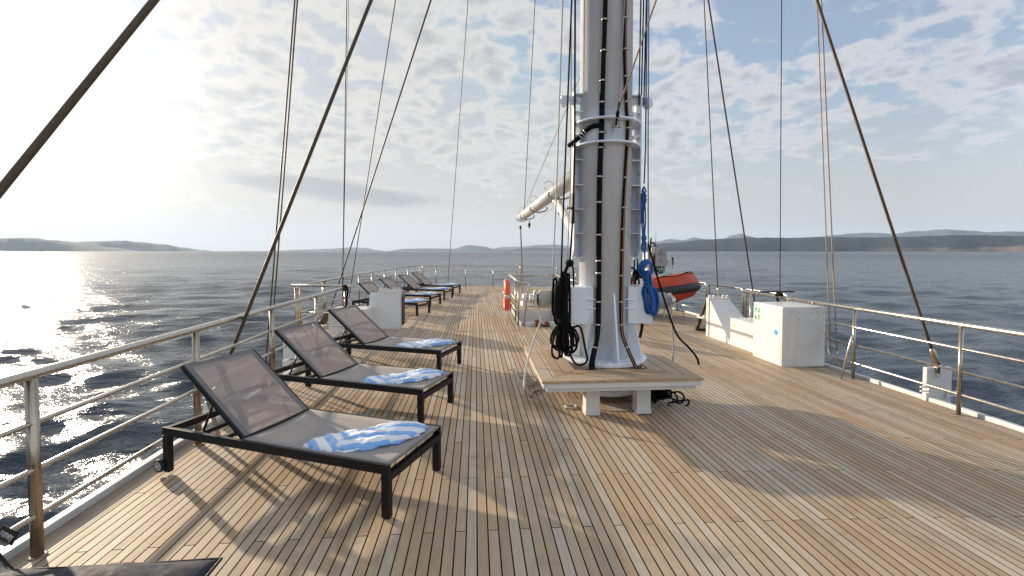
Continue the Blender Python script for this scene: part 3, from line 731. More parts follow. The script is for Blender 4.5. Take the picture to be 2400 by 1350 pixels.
m=MB(); m.tube([(.0,9.9,.16),(.0,.4,.165)],.006,6); m.build('reef_line','tanrope',e)
m=MB(); m.tube([(0,2.9,-.18),(0,.05,-1.35)],.075,24); v=m.build('strut','white2',e)
m=MB(); m.tube([(0,3.1,-.10),(0,2.8,-.22)],.045,20); m.tube([(0,2.86,-.196),(0,2.80,-.22)],.088,20); m.build('strut_end','steel',v)
m=MB(); m.tube([(0,.52,-1.157),(0,.46,-1.182)],.084,24); m.build('strut_band','rubber',v)
for y in (7.6,2.75):
    m=MB(); m.tube([(.03,y,-.25),(.03,y,-.31)],.010,8); m.lathe([(.0,-.14),(.03,-.13),(.036,-.06),(.03,.0),(.0,.01)],(.03,y,-.32),seg=12,close=False); m.build('block','blackrope',e)
def rope(name,pts,r,mt_,label,cat='rope',group=None,k=8,seg=8):
    m=MB(); o=m.tube(smooth_path(pts,k) if k else pts,r,seg).build(name,mt_,origin=pts[0]); tag(o,label,cat,group); return o
rope('rope',[(1.52,15.7,2.62),(1.53,14.6,2.40),(1.56,12,2.42),(1.6,9.4,2.62),(1.58,8.6,2.6)],.008,'whiterope','thin white line sagging below the white boom')
for dx in (-.03,.03,.0):
    rope('rope',[(1.52+dx*.4,15.6,2.5),(1.50+dx,14.6,.1)],.009,'tanrope','tan sheet rope running from the boom tip down to the deck',group='sheet ropes under the boom tip',k=0)
m=MB(); m.lathe([(.0,-.1),(.035,-.08),(.04,0),(.0,.05)],(0,0,0),seg=12,close=False); o=m.build('pulley_block','blackrope'); o.location=(1.52,15.6,2.53); tag(o,'small dark pulley block hanging from the boom tip','pulley')

# ------------------------------------------------------------------ standing and running rigging
def cross_plane(pa,pb): return ray(*pa).cross(ray(*pb))
def toZ(Nn,Y,z): return Vector((-(Nn.y*Y+Nn.z*(z-EYE))/Nn.x,Y,z))
def toMast(Nn,X=MX,Y=MY): return Vector((X,Y,EYE-(Nn.x*X+Nn.y*Y)/Nn.z))
def fromX(Nn,X,z): return Vector((X,-(Nn.x*X+Nn.z*(z-EYE))/Nn.y,z))
def stay(pa,pb,base,top,r,mt_,label,sag=0,cat='stay',group=None,term=True):
    Nn=cross_plane(pa,pb); B=base(Nn); T=top(Nn)
    pts=[B+(T-B)*(k/24)+Vector((0,0,-sag*4*(k/24)*(1-k/24))) for k in range(25)]
    e=empty('rigging_stay',B); tag(e,label,cat,group)
    m=MB(); m.tube([p-B for p in pts],r,12); m.build('wire',mt_,e)
    if term:
        u=(T-B).normalized(); m=MB(); m.tube([u*-.02,u*.02,u*.16,u*.20],[r*2.0,r*2.2,r*2.0,r*1.1],12); m.box((-.012,-.03,-.12),(.012,.03,.02)); m.build('end_fitting','steel_post' if r>.012 else 'steel',e)
    return B,T
Lx=-2.72; Rx=5.72
stay((0,447),(362,0),lambda n:fromX(n,Lx,-.02),toMast,.0165,'stay','thickest dark shroud slanting across the upper left corner')
stay((487,965),(870,0),lambda n:fromX(n,Lx,.12),toMast,.019,'stay','dark shroud rising past the front loungers from outside the left rail')
for i,(a,b) in enumerate((((640,640),(691,0)),((648,640),(697,0)))):
    stay(a,b,lambda n:fromX(n,Lx-.02,-.1),lambda n:toZ(n,MY,24),.0095,'stay',('left' if i==0 else 'right')+' one of two thin parallel stays left of the lounger backrests')
stay((803,670),(813,0),lambda n:toZ(n,8.6,1.02),lambda n:toZ(n,MY+2,20),.007,'blackrope','thin black line tied to the end of the left rail',term=False)
stay((803,672),(817.5,0),lambda n:toZ(n,8.62,1.02),lambda n:toZ(n,MY+2,20),.005,'tanrope','hair thin tan line beside the black one at the left rail end',term=False)
stay((827,640),(927,0),lambda n:fromX(n,-3.5,.05),toMast,.011,'stay','thinner shroud right of the crossing pair behind the left rail end')
stay((802,640),(1010,0),lambda n:fromX(n,-3.5,.05),toMast,.014,'stay','slanting shroud that crosses a thinner one above the left rail end')
stay((1050,655),(1097,0),lambda n:toZ(n,21.6,.06),toMast,.012,'stay','hair thin stay standing at the stern rail behind the farthest lounger')
stay((1230,470),(1254,0),lambda n:toZ(n,15.2,2.95),toMast,.011,'stay','thin dark lift line from the boom tip upwards',term=False)
stay((1233,480),(1355,190),lambda n:toZ(n,15.0,2.98),lambda n:toZ(n,MY+.4,7.5),.008,'tanrope','thin tan line from the boom tip slanting up behind the mast',term=False)
stay((1683,690),(1650,0),lambda n:toZ(n,9.75,.70),toMast,.011,'stay','thin stay ending at the wedge shaped hatch box on the right')
stay((1763,672),(1660,0),lambda n:fromX(n,6.2,-.1),toMast,.014,'stay','shroud slanting down behind the rail gap on the right')
stay((1828,690),(1832,0),lambda n:fromX(n,5.5,.84),lambda n:toZ(n,MY+2,20),.007,'blackrope','vertical thin black line tied to the right rail above the big locker',term=False)
for i,(a,b) in enumerate((((1948,857),(1915,0)),((1962.7,847),(1925,0)))):
    stay(a,b,lambda n:fromX(n,Rx+.05,-.2+.1*i),lambda n:toZ(n,MY,24),.0095 if i else .008,'tanrope',('left' if i==0 else 'right')+' one of two light brown parallel stays beyond the big white locker')
VB,_=stay((2192,843),(1918,0),lambda n:fromX(n,Rx-.06,.315),toMast,.0165,'stay','thick shroud rising from the white chainplate box on the right',sag=.05)
# chainplate boxes etc
e=empty('chainplate_box',(VB.x,VB.y,-.3)); tag(e,'white chainplate box outside the right rail holding the thick shroud','chainplate')
m=MB(); m.box((-.12,.0,-.1),(.22,.06,.56)); m.prism([(.22,.0,-.1),(.30,.0,-.1),(.22,.0,.06)],(0,.06,0)); m.build('plate','white2',e,bevel=.012)
m=MB()
for dx in (.0,.035): m.box((dx-.01,-.03,.45),(dx+.012,.03,.60))
for z in (.27,.32): m.box((-.22,-.03,z),(-.10,-.005,z+.018))
m.box((-.12,-.03,.25),(-.09,-.005,.36))
for z in (.20,.25): m.box((.16,-.03,z),(.30,-.005,z+.018))
m.box((.13,-.03,.18),(.16,-.005,.29)); m.build('lug','white2',e,bevel=.004)
e=empty('side_box',(-2.8,7.35,-.3)); tag(e,'white box outside the left rail behind the second lounger','box')
m=MB(); m.box((-.2,.0,-.2),(.16,.4,.30)); m.box((-.17,.0,.315),(.16,.4,.66)); m.build('case','white2',e,bevel=.012)
e=empty('turnbuckle_cover',(-2.72,4.88,-.1)); tag(e,'small white shroud cover beside the nearest lounger backrest','shroud cover')
m=MB(); m.lathe([(.02,.0),(.055,.05),(.06,.18),(.035,.315),(.02,.32)],(0,0,-.05),seg=14); m.build('body','white2',e)
e=empty('turnbuckle_cover',(5.75,6.95,-.5)); tag(e,'small white forked fitting outside the right rail by the big locker','shroud cover')
m=MB(); m.prism([(-.07,0,-.05),(-.03,0,.22),(.03,0,.22),(.07,0,-.05),(.04,0,-.05),(0,0,.1),(-.04,0,-.05)],(0,.02,0)); m.build('body','white2',e)
# mast side halyards
HY=MY-.10
def poly(name,pl,Y,r,mt_,label,k=8,group=None):
    P=[atY(p[0],p[1],p[2] if len(p)>2 else Y) for p in pl]; return rope(name,P,r,mt_,label,group=group,k=k)
def ext(p,q,n=1400):  # carry a line on upwards to the mast head
    t=(p[1]+n)/(q[1]-p[1]); return (p[0]-(q[0]-p[0])*t,-n)
LH='vertical halyards close to the mast'
poly('rope',[(1334,-1500),(1319,0),(1307.6,350),(1303,480),(1297,600),(1293.5,690)],HY,.0085,'whiterope','white halyard running down to the left winch',k=0)
poly('rope',[(1395,-1500),(1340,0),(1326,350),(1319,520),(1315,650)],HY-.05,.010,'blackrope','left one of two thick black halyards left of the mast',k=0)
poly('rope',[(1352,-1500),(1348,0),(1347,350),(1343,500),(1336,610)],HY-.09,.011,'blackrope','black halyard nearest the left side of the mast',k=0)
poly('rope',[(1338,-1500),(1339,0),(1338,350),(1337,440),(1330,600),(1316,700)],HY+.12,.007,'tanrope','thin tan line between the black halyards left of the mast',k=0)
for i,(a,b) in enumerate(((1502,1497.6),(1508.5,1503),(1515,1509))):
    poly('rope',[(a+22,-1500),(a,0),(b,246)],HY+.0,.0085,'blackrope',['left','middle','right'][i]+' one of three black halyards entering the right mast channel',k=0)
poly('rope',[(1520,-1500),(1516.5,0),(1513,350),(1509.5,430)],HY-.02,.009,'bluerope','blue halyard down the right side of the mast',k=0)
poly('rope',[(1522,-1500),(1520.8,0),(1519,350),(1519.5,560),(1524,640),(1531,690,MY+.25)],HY+.02,.0085,'greyrope','grey speckled halyard at the far right of the mast',k=0)
pb=on_mast(1449,262,.40)+Vector((MX,MY,mz))
rope('rope',[pb,atY(1455,240,4.9),atY(1538,0,4.6),atY(1700,-470,4.0)],.009,'tanrope','tan rope slanting across the mast top to a shackle',k=0)
rope('rope',[pb+Vector((0,.01,0)),on_mast(1450,234,.36)+Vector((MX,MY,mz)),on_mast(1464,0,.36)+Vector((MX,MY,mz)),on_mast(1480,-500,.36)+Vector((MX,MY,mz))],.008,'greyrope','grey speckled rope down the mast face to a shackle',k=0)
m=MB(); q1=on_mast(1452,240,.40)+Vector((MX,MY,mz)); q2=on_mast(1446,276,.385)+Vector((MX,MY,mz))
m.tube(smooth_path([q1,(q1+q2)/2,q2],6),[.012]*7+[.020]*6,10); m.tube([q2,q2+Vector((-.01,0,-.08))],.012,8)
tag(m.build('rope_splice','blackrope'),'dark taped splice where two ropes meet the mast shackle','splice')
# winches
def winch(x,y,z,s,ropem,label,lr):
    e=empty('winch',(x,y,z)); tag(e,label,'winch')
    m=MB(); m.lathe([(.115,0),(.115,s*.03),(.085,s*.05),(.075,s*.2),(.10,s*.235),(.10,s*.25),(.05,s*.262),(.05,s*.30),(.03,s*.305)],(0,0,0),axis='X',seg=32); m.build('drum','steel',e)
    m=MB(); pts=[]
    for k in range(24*7+1):
        a=2*math.pi*k/24; pts.append((s*(.06+.13*k/(24*7)),.095*math.cos(a),.095*math.sin(a)))
    m.tube(pts,.0115,8); m.build('rope_turns',ropem,e); return e
WXL=atY(1301,700,5.33); winch(WXL.x,5.33,WXL.z,-1,'whiterope','winch wrapped in white rope on the left of the mast',None)
wc=Vector((WXL.x-.22,5.33,WXL.z))
rope('rope',[wc+Vector((0,-.02,.11)),wc+Vector((-.03,-.10,.09)),wc+Vector((-.035,-.12,0)),atY(1268,745,5.2),atY(1250,800,5.1),atY(1236,850,4.98),atY(1229,890,4.9),atY(1230,912,4.84),atZ(1243,930)+Vector((0,0,.014)),atZ(1247,922)+Vector((0,0,.014)),atZ(1262,915)+Vector((0,0,.014)),atZ(1300,914)+Vector((0,0,.014)),atZ(1345,916)+Vector((0,0,.014))],.0115,'whiterope','white rope tail hanging from the left winch down beside the bench')
m=MB()
for k in range(3): m.tube([(.62+.10*math.cos(a)+.02*k,5.75+.07*math.sin(a),.02+k*.018) for a in [2*math.pi*q/24 for q in range(24)]],.010,8,close=True)
tag(m.build('rope_coil','whiterope'),'small white rope coil under the left bench edge','rope coil')
m=MB(); m.tube([(1.02+.06*math.cos(a),4.86+.05*math.sin(a),.02) for a in [2*math.pi*q/24 for q in range(24)]],.012,8,close=True)
tag(m.build('rope_ring','whiterope'),'white rope loop lying in front of the mast ring','rope coil')
random.seed(5); m=MB(); P=[]
for k in range(26): P.append((.50+random.uniform(-.06,.09)+.012*k*.8,6.35-.02*k+random.uniform(-.07,.07),.03+random.uniform(-.012,.03)))
m.tube(smooth_path(P,4),.008,6); tag(m.build('rope_tangle','whiterope'),'frayed white rope heap behind the left end of the bench','rope')
winch(2.24,5.72,1.06,1,'greyrope','winch wrapped in grey rope on the right of the mast',None)
rope('rope',[(2.43,5.62,1.12),(2.455,5.6,.9),(2.47,5.58,.55),(2.46,5.55,.16),(2.47,5.5,.02)],.010,'greyrope','grey rope tail hanging from the right winch to the deck')
rope('rope',[(2.02,5.28,1.78),(2.10,5.15,1.35),(2.19,5.08,1.0),(2.27,5.02,.75),(2.40,4.98,.60),(2.48,4.98,.50),(2.50,4.96,.42)],.012,'blackrope','black rope slanting down right of the mast to the bench corner')
rope('rope',[(2.15,12.9,.5),(2.2,12.6,.35),(2.25,12.5,.15),(2.3,12.4,.05)],.012,'rubber','black hose end beside the stairwell')
# hanging black rope bundle left
def bundle(name,cx,cy,zt_,zb,w,n,r,mt_,label,seed,neck=.28):
    rnd=random.Random(seed); m=MB()
    for k in range(n):
        a=rnd.uniform(-w,w)*.6; b=a+rnd.uniform(.03,.09)*rnd.choice((-1,1)); zz=zb+rnd.uniform(0,.14); y=cy+rnd.uniform(-.05,.05); y2=y+rnd.uniform(-.03,.03)
        zn=zt_-(zt_-zb)*neck
        P=[(cx+a*.35,y,zt_+rnd.uniform(-.03,.02)),(cx+a*.3,y,zn),(cx+a*1.0,y,(zn+zz)/2),(cx+a*1.15,y2,zz+.06),(cx+(a+b)/2,y2,zz),(cx+b*1.15,y2,zz+.06),(cx+b,y2,(zn+zz)/2),(cx+b*.3,y,zn),(cx+b*.35,y2,zt_)]
        m.tube(smooth_path(P,5),r,7)
    for k in range(5):
        z=zt_-(zt_-zb)*neck+.05-k*.02
        m.tube([(cx+.052*math.cos(a),cy+.062*math.sin(a),z+.004*math.sin(a*3)) for a in [2*math.pi*q/16 for q in range(16)]],r,7,close=True)
    o=m.build(name,mt_); tag(o,label,'rope coil'); return o
BX=atY(1315,720,5.05).x
bundle('rope_bundle',BX+.03,5.03,1.40,.50,.17,15,.0125,'blackrope','large black rope coil hanging left of the mast',3,.5)
m=MB(); rnd=random.Random(8)
for k in range(10):
    x=BX+rnd.uniform(-.07,.10); z0_=rnd.uniform(.92,1.02); z1_=rnd.uniform(1.3,1.48); w=rnd.uniform(.02,.05); y=5.03+rnd.uniform(-.05,.08)
    m.tube(smooth_path([(x-w,y,z0_),(x-w,y,(z0_+z1_)/2),(x-w*.6,y,z1_-.02),(x,y,z1_),(x+w*.6,y,z1_-.02),(x+w,y,(z0_+z1_)/2),(x+w,y,z0_),(x,y,z0_-.04)],4,close=True),.0135,7,close=True)
tag(m.build('rope_bundle','blackrope'),'thick black rope gathered over the left winch','rope coil')
m=MB(); X1=atY(1329,620,5.16).x
c=Vector((X1+.03,5.16,1.56)); m.lathe([(.0,-.045),(.04,-.03),(.05,0),(.04,.03),(.0,.045)],c,seg=12,close=False)
m.tube(smooth_path([c,(c.x-.05,5.16,1.46),(c.x-.06,5.16,1.25),(c.x-.06,5.16,1.0)],6),.02,8); m.tube(smooth_path([c,(c.x+.04,5.16,1.5),(c.x+.045,5.16,1.3),(c.x+.045,5.16,1.16),(c.x-.02,5.16,1.14)],6),.010,8)
m.tube(smooth_path([(c.x-.02,5.12,.98),(c.x-.01,5.0,.86),(c.x+.07,5.0,.87),(c.x+.11,5.0,.80),(c.x+.14,4.98,.62),(c.x+.16,4.96,.5),(c.x+.10,4.95,.45),(c.x+.02,4.95,.47),(c.x-.05,4.95,.60)],6),.012,8)
tag(m.build('rope_knot','blackrope'),'black rope knot and loop at the left edge of the mast','rope')
# blue coil
m=MB(); rnd=random.Random(4); bc=atY(1516,630,5.1); 
for k in range(7):
    r=.055+.006*k*.8; m.tube([bc+Vector((r*math.cos(a)*.95,-.03+.014*k+rnd.uniform(-.004,.004),.012*math.sin(a*2)+r*1.15*math.sin(a))) for a in [2*math.pi*q/22 for q in range(22)]],.0125,7,close=True)
lo=atY(1526,735,5.1)
for k in range(13):
    a=rnd.uniform(-.05,.05); b=rnd.uniform(-.085,.085); y=5.1+rnd.uniform(-.06,.05)
    P=[(bc.x+a*.4,y,bc.z-.02),(bc.x+.015+a*.7,y,bc.z-.16),(bc.x+.03+b,y,(bc.z+lo.z)/2),(lo.x+b,y,lo.z+.14),(lo.x+b*.8,y,lo.z+.03),(lo.x+b*.3,y+.01,lo.z+rnd.uniform(-.02,.02)),(lo.x-b*.5,y,lo.z+.04),(lo.x-b,y,lo.z+.15),(bc.x+.03-b*.8,y,(bc.z+lo.z)/2),(bc.x+.015-a*.7,y,bc.z-.15),(bc.x-a*.4,y,bc.z-.02)]
    m.tube(smooth_path(P,4),.0118,7)
tag(m.build('rope_coil','bluerope'),'bright blue rope coil hanging right of the mast','rope coil')
m=MB()
for (px,py,s) in ((1509.5,445,.045),(1509,555,.05)):
    c=atY(px,py,5.2)
    for k in range(4): m.tube([c+Vector((s*.42*math.cos(a+k),.02*math.sin(a*2+k),s*(.8+.25*k)*math.sin(a)-.03*k)) for a in [2*math.pi*q/16 for q in range(16)]],.009,7,close=True)
a=atY(1508,450,5.2); b=atY(1509,560,5.2)
for dx in (-.025,.0,.022): m.tube(smooth_path([a+Vector((dx*.3,0,0)),(a+b)/2+Vector((dx,0,0)),b+Vector((dx*.4,0,0)),atY(1512,615,5.12)],5),.0085,7)
tag(m.build('rope_knot','bluerope'),'blue rope knots strung down the right mast channel','rope')
# black rope pile behind on right of mast
m=MB(); rnd=random.Random(12); c=atY(1490,650,5.75)
for k in range(10):
    p=c+Vector((rnd.uniform(-.05,.07),rnd.uniform(-.05,.05),rnd.uniform(-.08,.06))); r=rnd.uniform(.03,.07); t=rnd.uniform(0,3)
    m.tube([p+Vector((r*math.cos(a)*math.cos(t),r*math.cos(a)*math.sin(t),r*math.sin(a))) for a in [2*math.pi*q/14 for q in range(14)]],.013,7,close=True)
for dx in (-.02,.02): m.tube([c+Vector((dx,0,0)),c+Vector((dx,0,.55))],.009,7)
tag(m.build('rope_bundle','blackrope'),'black rope tangle behind the right side of the mast','rope coil'); m=MB()
m.tube(smooth_path([c+Vector((.05,0,-.38)),c+Vector((.09,0,-.6)),c+Vector((.06,0,-.78))],5),.02,7)
tag(m.build('rope','blackrope'),'short thick black rope end below the right winch plate','rope')
# black coil under the bench
m=MB(); rnd=random.Random(21); c=atZ(1565,950)
for k in range(34):
    r=rnd.uniform(.06,.13); p=Vector((c.x-.06+rnd.uniform(-.10,.07),c.y+rnd.uniform(-.05,.25),.03+rnd.uniform(0,.15)+dz(c.x))); t=rnd.uniform(0,3.1); f=rnd.uniform(.3,1)
    m.tube([p+Vector((r*math.cos(a)*math.cos(t),r*math.cos(a)*math.sin(t),max(-.02,r*f*math.sin(a)*.6))) for a in [2*math.pi*q/16 for q in range(16)]],.0105,6,close=True)
for q in ([(1560,925),(1590,918),(1603,930),(1596,945),(1575,940)],[(1565,945),(1590,940),(1613,938),(1611,950),(1590,955),(1565,950)]):
    zz=.04+dz(c.x); m.tube(smooth_path([atY(a,b,c.y-.02) for a,b in q],6),.0105,7)
tag(m.build('rope_coil','blackrope'),'tangled black rope heap on the deck under the right end of the bench','rope coil')
# lines tied to rail ends
m=MB(); c=atX(1824,690,5.46)
for k in range(6):
    m.tube([c+Vector((.035*math.cos(a),.02*k-.08,.045*math.sin(a)-.02)) for a in [2*math.pi*q/14 for q in range(14)]],.012,7,close=True)
m.tube(smooth_path([c,c+Vector((-.02,0,-.08)),c+Vector((.02,0,-.16)),c+Vector((-.01,0,-.22))],5),.02,7)
tag(m.build('rope_knot','blackrope'),'black rope knot lashed round the right rail top','rope')
m=MB(); c=Vector((-2.40,8.66,1.02))
for k in range(4): m.tube([c+Vector((.045*math.cos(a),.025*k-.05,.045*math.sin(a))) for a in [2*math.pi*q/14 for q in range(14)]],.012,7,close=True)
m.tube(smooth_path([c+Vector((0,0,.04)),c+Vector((.07,-.05,-.02)),c+Vector((.05,-.05,-.15)),c+Vector((.04,-.05,-.30)),c+Vector((-.01,-.05,-.36))],6),.018,7)
m.tube([c+Vector((-.03,-.03,0)),c+Vector((-.02,-.03,-.33))],.010,7)
tag(m.build('rope_knot','blackrope'),'black cord tied and dangling from the end of the left rail','rope')

# ------------------------------------------------------------------ white lockers, right
lz=dz(5.1)
e=empty('locker',(4.78,6.85,lz)); P0=e.location; tag(e,'tallest white locker with a green arrow sign by the right rail','locker')
X0,X1,Y0,Y1,HT=4.78,5.50,6.82,7.58,.95
m=MB(); m.box(loc(X0,Y0,lz),loc(X1,Y1,lz+HT),bev=.018); o=m.build('case','white2',e)
m=MB(); m.box(loc(X0-.004,Y0+.03,lz+.02),loc(X0+.001,Y1-.03,lz+.44)); m.build('side_panel','white2',e,bevel=.001)
m=MB(); m.box(loc(X0+.24,Y0-.004,lz+.32),loc(X1-.015,Y0+.001,lz+.885)); m.build('front_panel','white2',e,bevel=.001)
m=MB()
for k in range(5): 
    x=X0+.27+k*(X1-.03-X0-.27-.02)/4
    for z in (.36,.86): m.lathe([(.007,0),(.006,-.006)],loc(x,Y0-.004,lz+z),axis='Y',seg=8)
for k in range(1,5):
    for x in (X0+.27,X1-.05): m.lathe([(.007,0),(.006,-.006)],loc(x,Y0-.004,lz+.36+k*.1),axis='Y',seg=8)
for k in range(6):
    for z in (.05,.42): m.lathe([(.007,0),(.006,-.006)],loc(X0-.004,Y0+.06+k*.145,lz+z),axis='X',seg=8)
for k in range(1,4):
    for y in (Y0+.06,Y1-.06): m.lathe([(.007,0),(.006,-.006)],loc(X0-.004,y,lz+.05+k*.095),axis='X',seg=8)
m.build('rivet','steel_post',e)
m=MB(); m.box(loc(X0+.10,Y0-.003,lz+.865),loc(X0+.22,Y0+.001,lz+.885)); m.build('name_plate','white_d',e)
def SY(y,z): return loc(X0-.001,y,lz+z)    # on the inboard face; y runs away from the camera
ya,yb,za,zb=Y1-.19,Y1-.045,.655,.875
m=MB(); m.prism([SY(ya,za),SY(yb,za),SY(yb,zb),SY(ya,zb)],(-.002,0,0)); sg=m.build('arrow_sign','signwhite',e)
m=MB(); m.prism([loc(X0-.0031,y,lz+z) for y,z in ((ya+.008,za+.008),(yb-.008,za+.008),(yb-.008,zb-.008),(ya+.008,zb-.008))],(-.001,0,0)); m.build('sign_field','green',sg)
yc,zc=(ya+yb)/2,(za+zb)/2; w=(yb-ya)/2*.8; hh=(zb-za)/2*.78
arrow=[(w,0),(-.15*w,hh),(-.75*w,hh),(.0*w,.25*hh),(-w,.25*hh),(-w,-.25*hh),(.0*w,-.25*hh),(-.75*w,-hh),(-.15*w,-hh)]
m=MB(); m.prism([loc(X0-.0042,yc+a,lz+zc+b) for a,b in arrow],(-.0008,0,0)); m.build('arrow','signwhite',sg)
m=MB(); m.box(loc(X0-.0025,Y0+.075,lz+.44),loc(X0-.0005,Y0+.215,lz+.615)); sg=m.build('round_sticker_plate','signwhite',e)
m=MB(); m.box(loc(X0-.0032,Y0+.09,lz+.455),loc(X0-.0026,Y0+.20,lz+.457)); m.box(loc(X0-.0032,Y0+.09,lz+.598),loc(X0-.0026,Y0+.20,lz+.60)); m.box(loc(X0-.0032,Y0+.09,lz+.457),loc(X0-.0026,Y0+.092,lz+.598)); m.box(loc(X0-.0032,Y0+.198,lz+.457),loc(X0-.0026,Y0+.20,lz+.598)); m.build('sticker_border','ink',sg)
m=MB(); m.lathe([(.046,-.0035),(.046,-.0026)],loc(X0,Y0+.145,lz+.53),axis='X',seg=28); m.build('blue_disc','signblue',sg)
m=MB(); m.box(loc(X0-.0042,Y0+.09,lz+.529),loc(X0-.0037,Y0+.20,lz+.531)); m.build('ink_line','ink',sg)
e=empty('locker',(4.93,7.72,lz)); P0=e.location; tag(e,'low white locker with a small yellow sticker between two taller ones','locker')
m=MB(); m.box(loc(4.93,7.705,lz),loc(5.50,8.56,lz+.53),bev=.014); m.build('case','white2',e)
m=MB(); m.box(loc(4.9275,8.35,lz+.30),loc(4.9295,8.50,lz+.49)); sg=m.build('sticker','signwhite',e)
m=MB(); m.prism([loc(4.9272,y,lz+z) for y,z in ((8.37,.37),(8.46,.39),(8.48,.44),(8.39,.425))],(-.0008,0,0)); m.build('leaf_mark','signyel',sg)
m=MB(); m.prism([loc(4.9272,y,lz+z) for y,z in ((8.37,.462),(8.39,.462),(8.39,.48),(8.37,.48))],(-.0008,0,0)); m.prism([loc(4.9272,y,lz+z) for y,z in ((8.37,.345),(8.48,.365),(8.48,.37),(8.37,.35))],(-.0008,0,0)); m.prism([loc(4.9272,y,lz+z) for y,z in ((8.41,.325),(8.45,.33),(8.45,.335),(8.41,.33))],(-.0008,0,0)); m.build('print','ink',sg)
def hatch(x0,y0,s,lz,label,doorside,D=.80,tp=.72):
    global P0
    # wedge: sloping face to the camera, standing frame at its far side, lugs on top, a door leaning beyond
    e=empty('hatch_box',(x0,y0,lz)); P0=e.location; tag(e,label,'hatch box')
    W=.62*s; H=.80
    m=MB(); a=[(0,0,0),(0,0,.05),(0,D,H),(0,D,0)]; sh=Vector((W,0,0)); 
    v=[m.bm.verts.new(q) for q in a]; b=[m.bm.verts.new(q) for q in ((W*1.12,0,0),(W*1.12,0,.05),(W*tp,D,H),(W*tp,D,0))]
    for f in ((0,1,2,3),): m.bm.faces.new([v[k] for k in f]); m.bm.faces.new([b[k] for k in f[::-1]])
    for k in range(4): m.bm.faces.new((v[k],v[(k+1)%4],b[(k+1)%4],b[k]))
    m.build('case','white2',e,bevel=.01)
    m=MB(); m.box((min(-.02*s,W*.75),D+.001,0),(max(-.02*s,W*.75),D+.10,H+.03),bev=.006); m.build('frame','white2',e)
    for t in (.12,.6):
        m=MB(); x=W*t
        for dx in (-.045,.045): m.box((x+dx-.02,D+.02,H+.0305),(x+dx+.02,D+.07,H+.085),bev=.006)
        m.build('hinge_lug','white2',e)
    m=MB(); m.tube([(W*.0,D+.045,H+.055),(W*.75,D+.045,H+.055)],.010,8); m.build('hinge_pin','white_d',e)
    return e
hatch(4.94,8.58,1,dz(5.1),'wedge shaped white hatch box farthest of the row on the right','r')
e=empty('hatch_door',(5.07,9.55,lz)); tag(e,'grey hatch door with black gasket leaning against the wedge box on the right','hatch door')
T=Matrix.Rotation(R(-16),4,'X')
m=MB(); m.box((-.06,-.0,.0),(.56,.02,.86),mtx=Matrix.Translation((0,.62,.0))@Matrix.Rotation(R(32),4,'X')); m.build('leaf','white_d',e)
m=MB(); 
Tm=Matrix.Translation((0,.60,.0))@Matrix.Rotation(R(32),4,'X')
for lo,hi in (((-.05,-.02,.01),(.55,-.0,.06)),((-.05,-.02,.80),(.55,-.0,.85)),((-.05,-.02,.061),(.0,-.0,.799)),((.50,-.02,.061),(.55,-.0,.799))): m.box(lo,hi,mtx=Tm)
m.prism([(-.065,.12,.84),(-.065,.64,.0),(-.065,.57,.0),(-.065,.05,.84)],(.012,0,0))
m.build('gasket','rubber',e)
m=MB(); m.box((-.12,.15,.34),(.02,.40,.37)); m.box((-.10,.14,.37),(-.04,.18,.42)); m.build('latch','white2',e)
m=MB(); m.tube([( -.05+.03*math.cos(a),.55,.0+.035+.03*math.sin(a)) for a in [2*math.pi*q/14 for q in range(14)]],.006,6,close=True); m.build('ring','steel_post',e)
# left counterparts
e=hatch(-1.64,10.05,-1,dz(-2),'white hatch box panel between the third and fourth loungers on the left','l',.12,1.05)
m=MB(); m.box((.02,.15,.06),(.045,.45,.70),mtx=None); m.build('open_door','rubber',e)
m=MB()
for z in (.12,.42): m.tube([(.06+.04*math.cos(a),.4,z+.03*math.sin(a)) for a in [2*math.pi*q/14 for q in range(14)]],.008,6,close=True)
m.build('handle_ring','steel_post',e)
e=empty('locker',(-2.95,9.45,0)); tag(e,'low white locker behind the third lounger at the left rail end','locker')
m=MB(); m.box((0,0,0),(.75,.6,.52),bev=.012); m.build('case','white2',e)
e=empty('gangway_strut',(-3.3,10.6,0)); tag(e,'brown slanting strut under the left rail platform','strut')
m=MB(); m.prism([(-.28,0,0),(-.18,0,0),(.16,0,.42),(.02,0,.42)],(0,.25,0)); m.build('leg','stay',e)

# ------------------------------------------------------------------ inflatable boat
e=empty('inflatable_boat',(5.72,12.1,-.53)); e.scale=(1,1,1.42); e.rotation_euler=(0,0,R(-36)); tag(e,'orange inflatable boat with black strakes on the right side of the deck','boat')
# local: bow to +x
RT=.25
def tp(t):  # path parameter -1..1 : port stern -> bow -> starboard stern
    a=abs(t); s=1 if t>0 else -1
    if a>.42:
        k=(a-.42)/.58; return Vector((-.75-2.2*k,s*.62,.80-.16*k+ (.0)))
    th=(a/.42)*math.pi/2; return Vector((-.75+.78*math.cos(th)**.9,s*.62*math.sin(th)**.8,.80+.12*math.cos(th)))
tpts=[tp(-1+2*k/60) for k in range(61)]
m=MB(); rr=[RT*(1 if 2<k<58 else .55+.15*min(k,60-k)) for k in range(61)]
m.tube(tpts,rr,24,up=(0,0,1)); m.build('tube','orange',e)
def outw(k):
    a=tpts[max(k-1,0)];b=tpts[min(k+1,60)]; t=(b-a).normalized(); return Vector((t.y,-t.x,0)).normalized()
sgn=1 if (outw(30).x>0) else -1
m=MB(); P=[tpts[k]+outw(k)*sgn*(RT*.93)+Vector((0,0,-.02)) for k in range(3,58)]; m.tube(P,.085,12,flat=1,up=(0,0,1)); m.build('rubbing_strake','black_pvc',e)
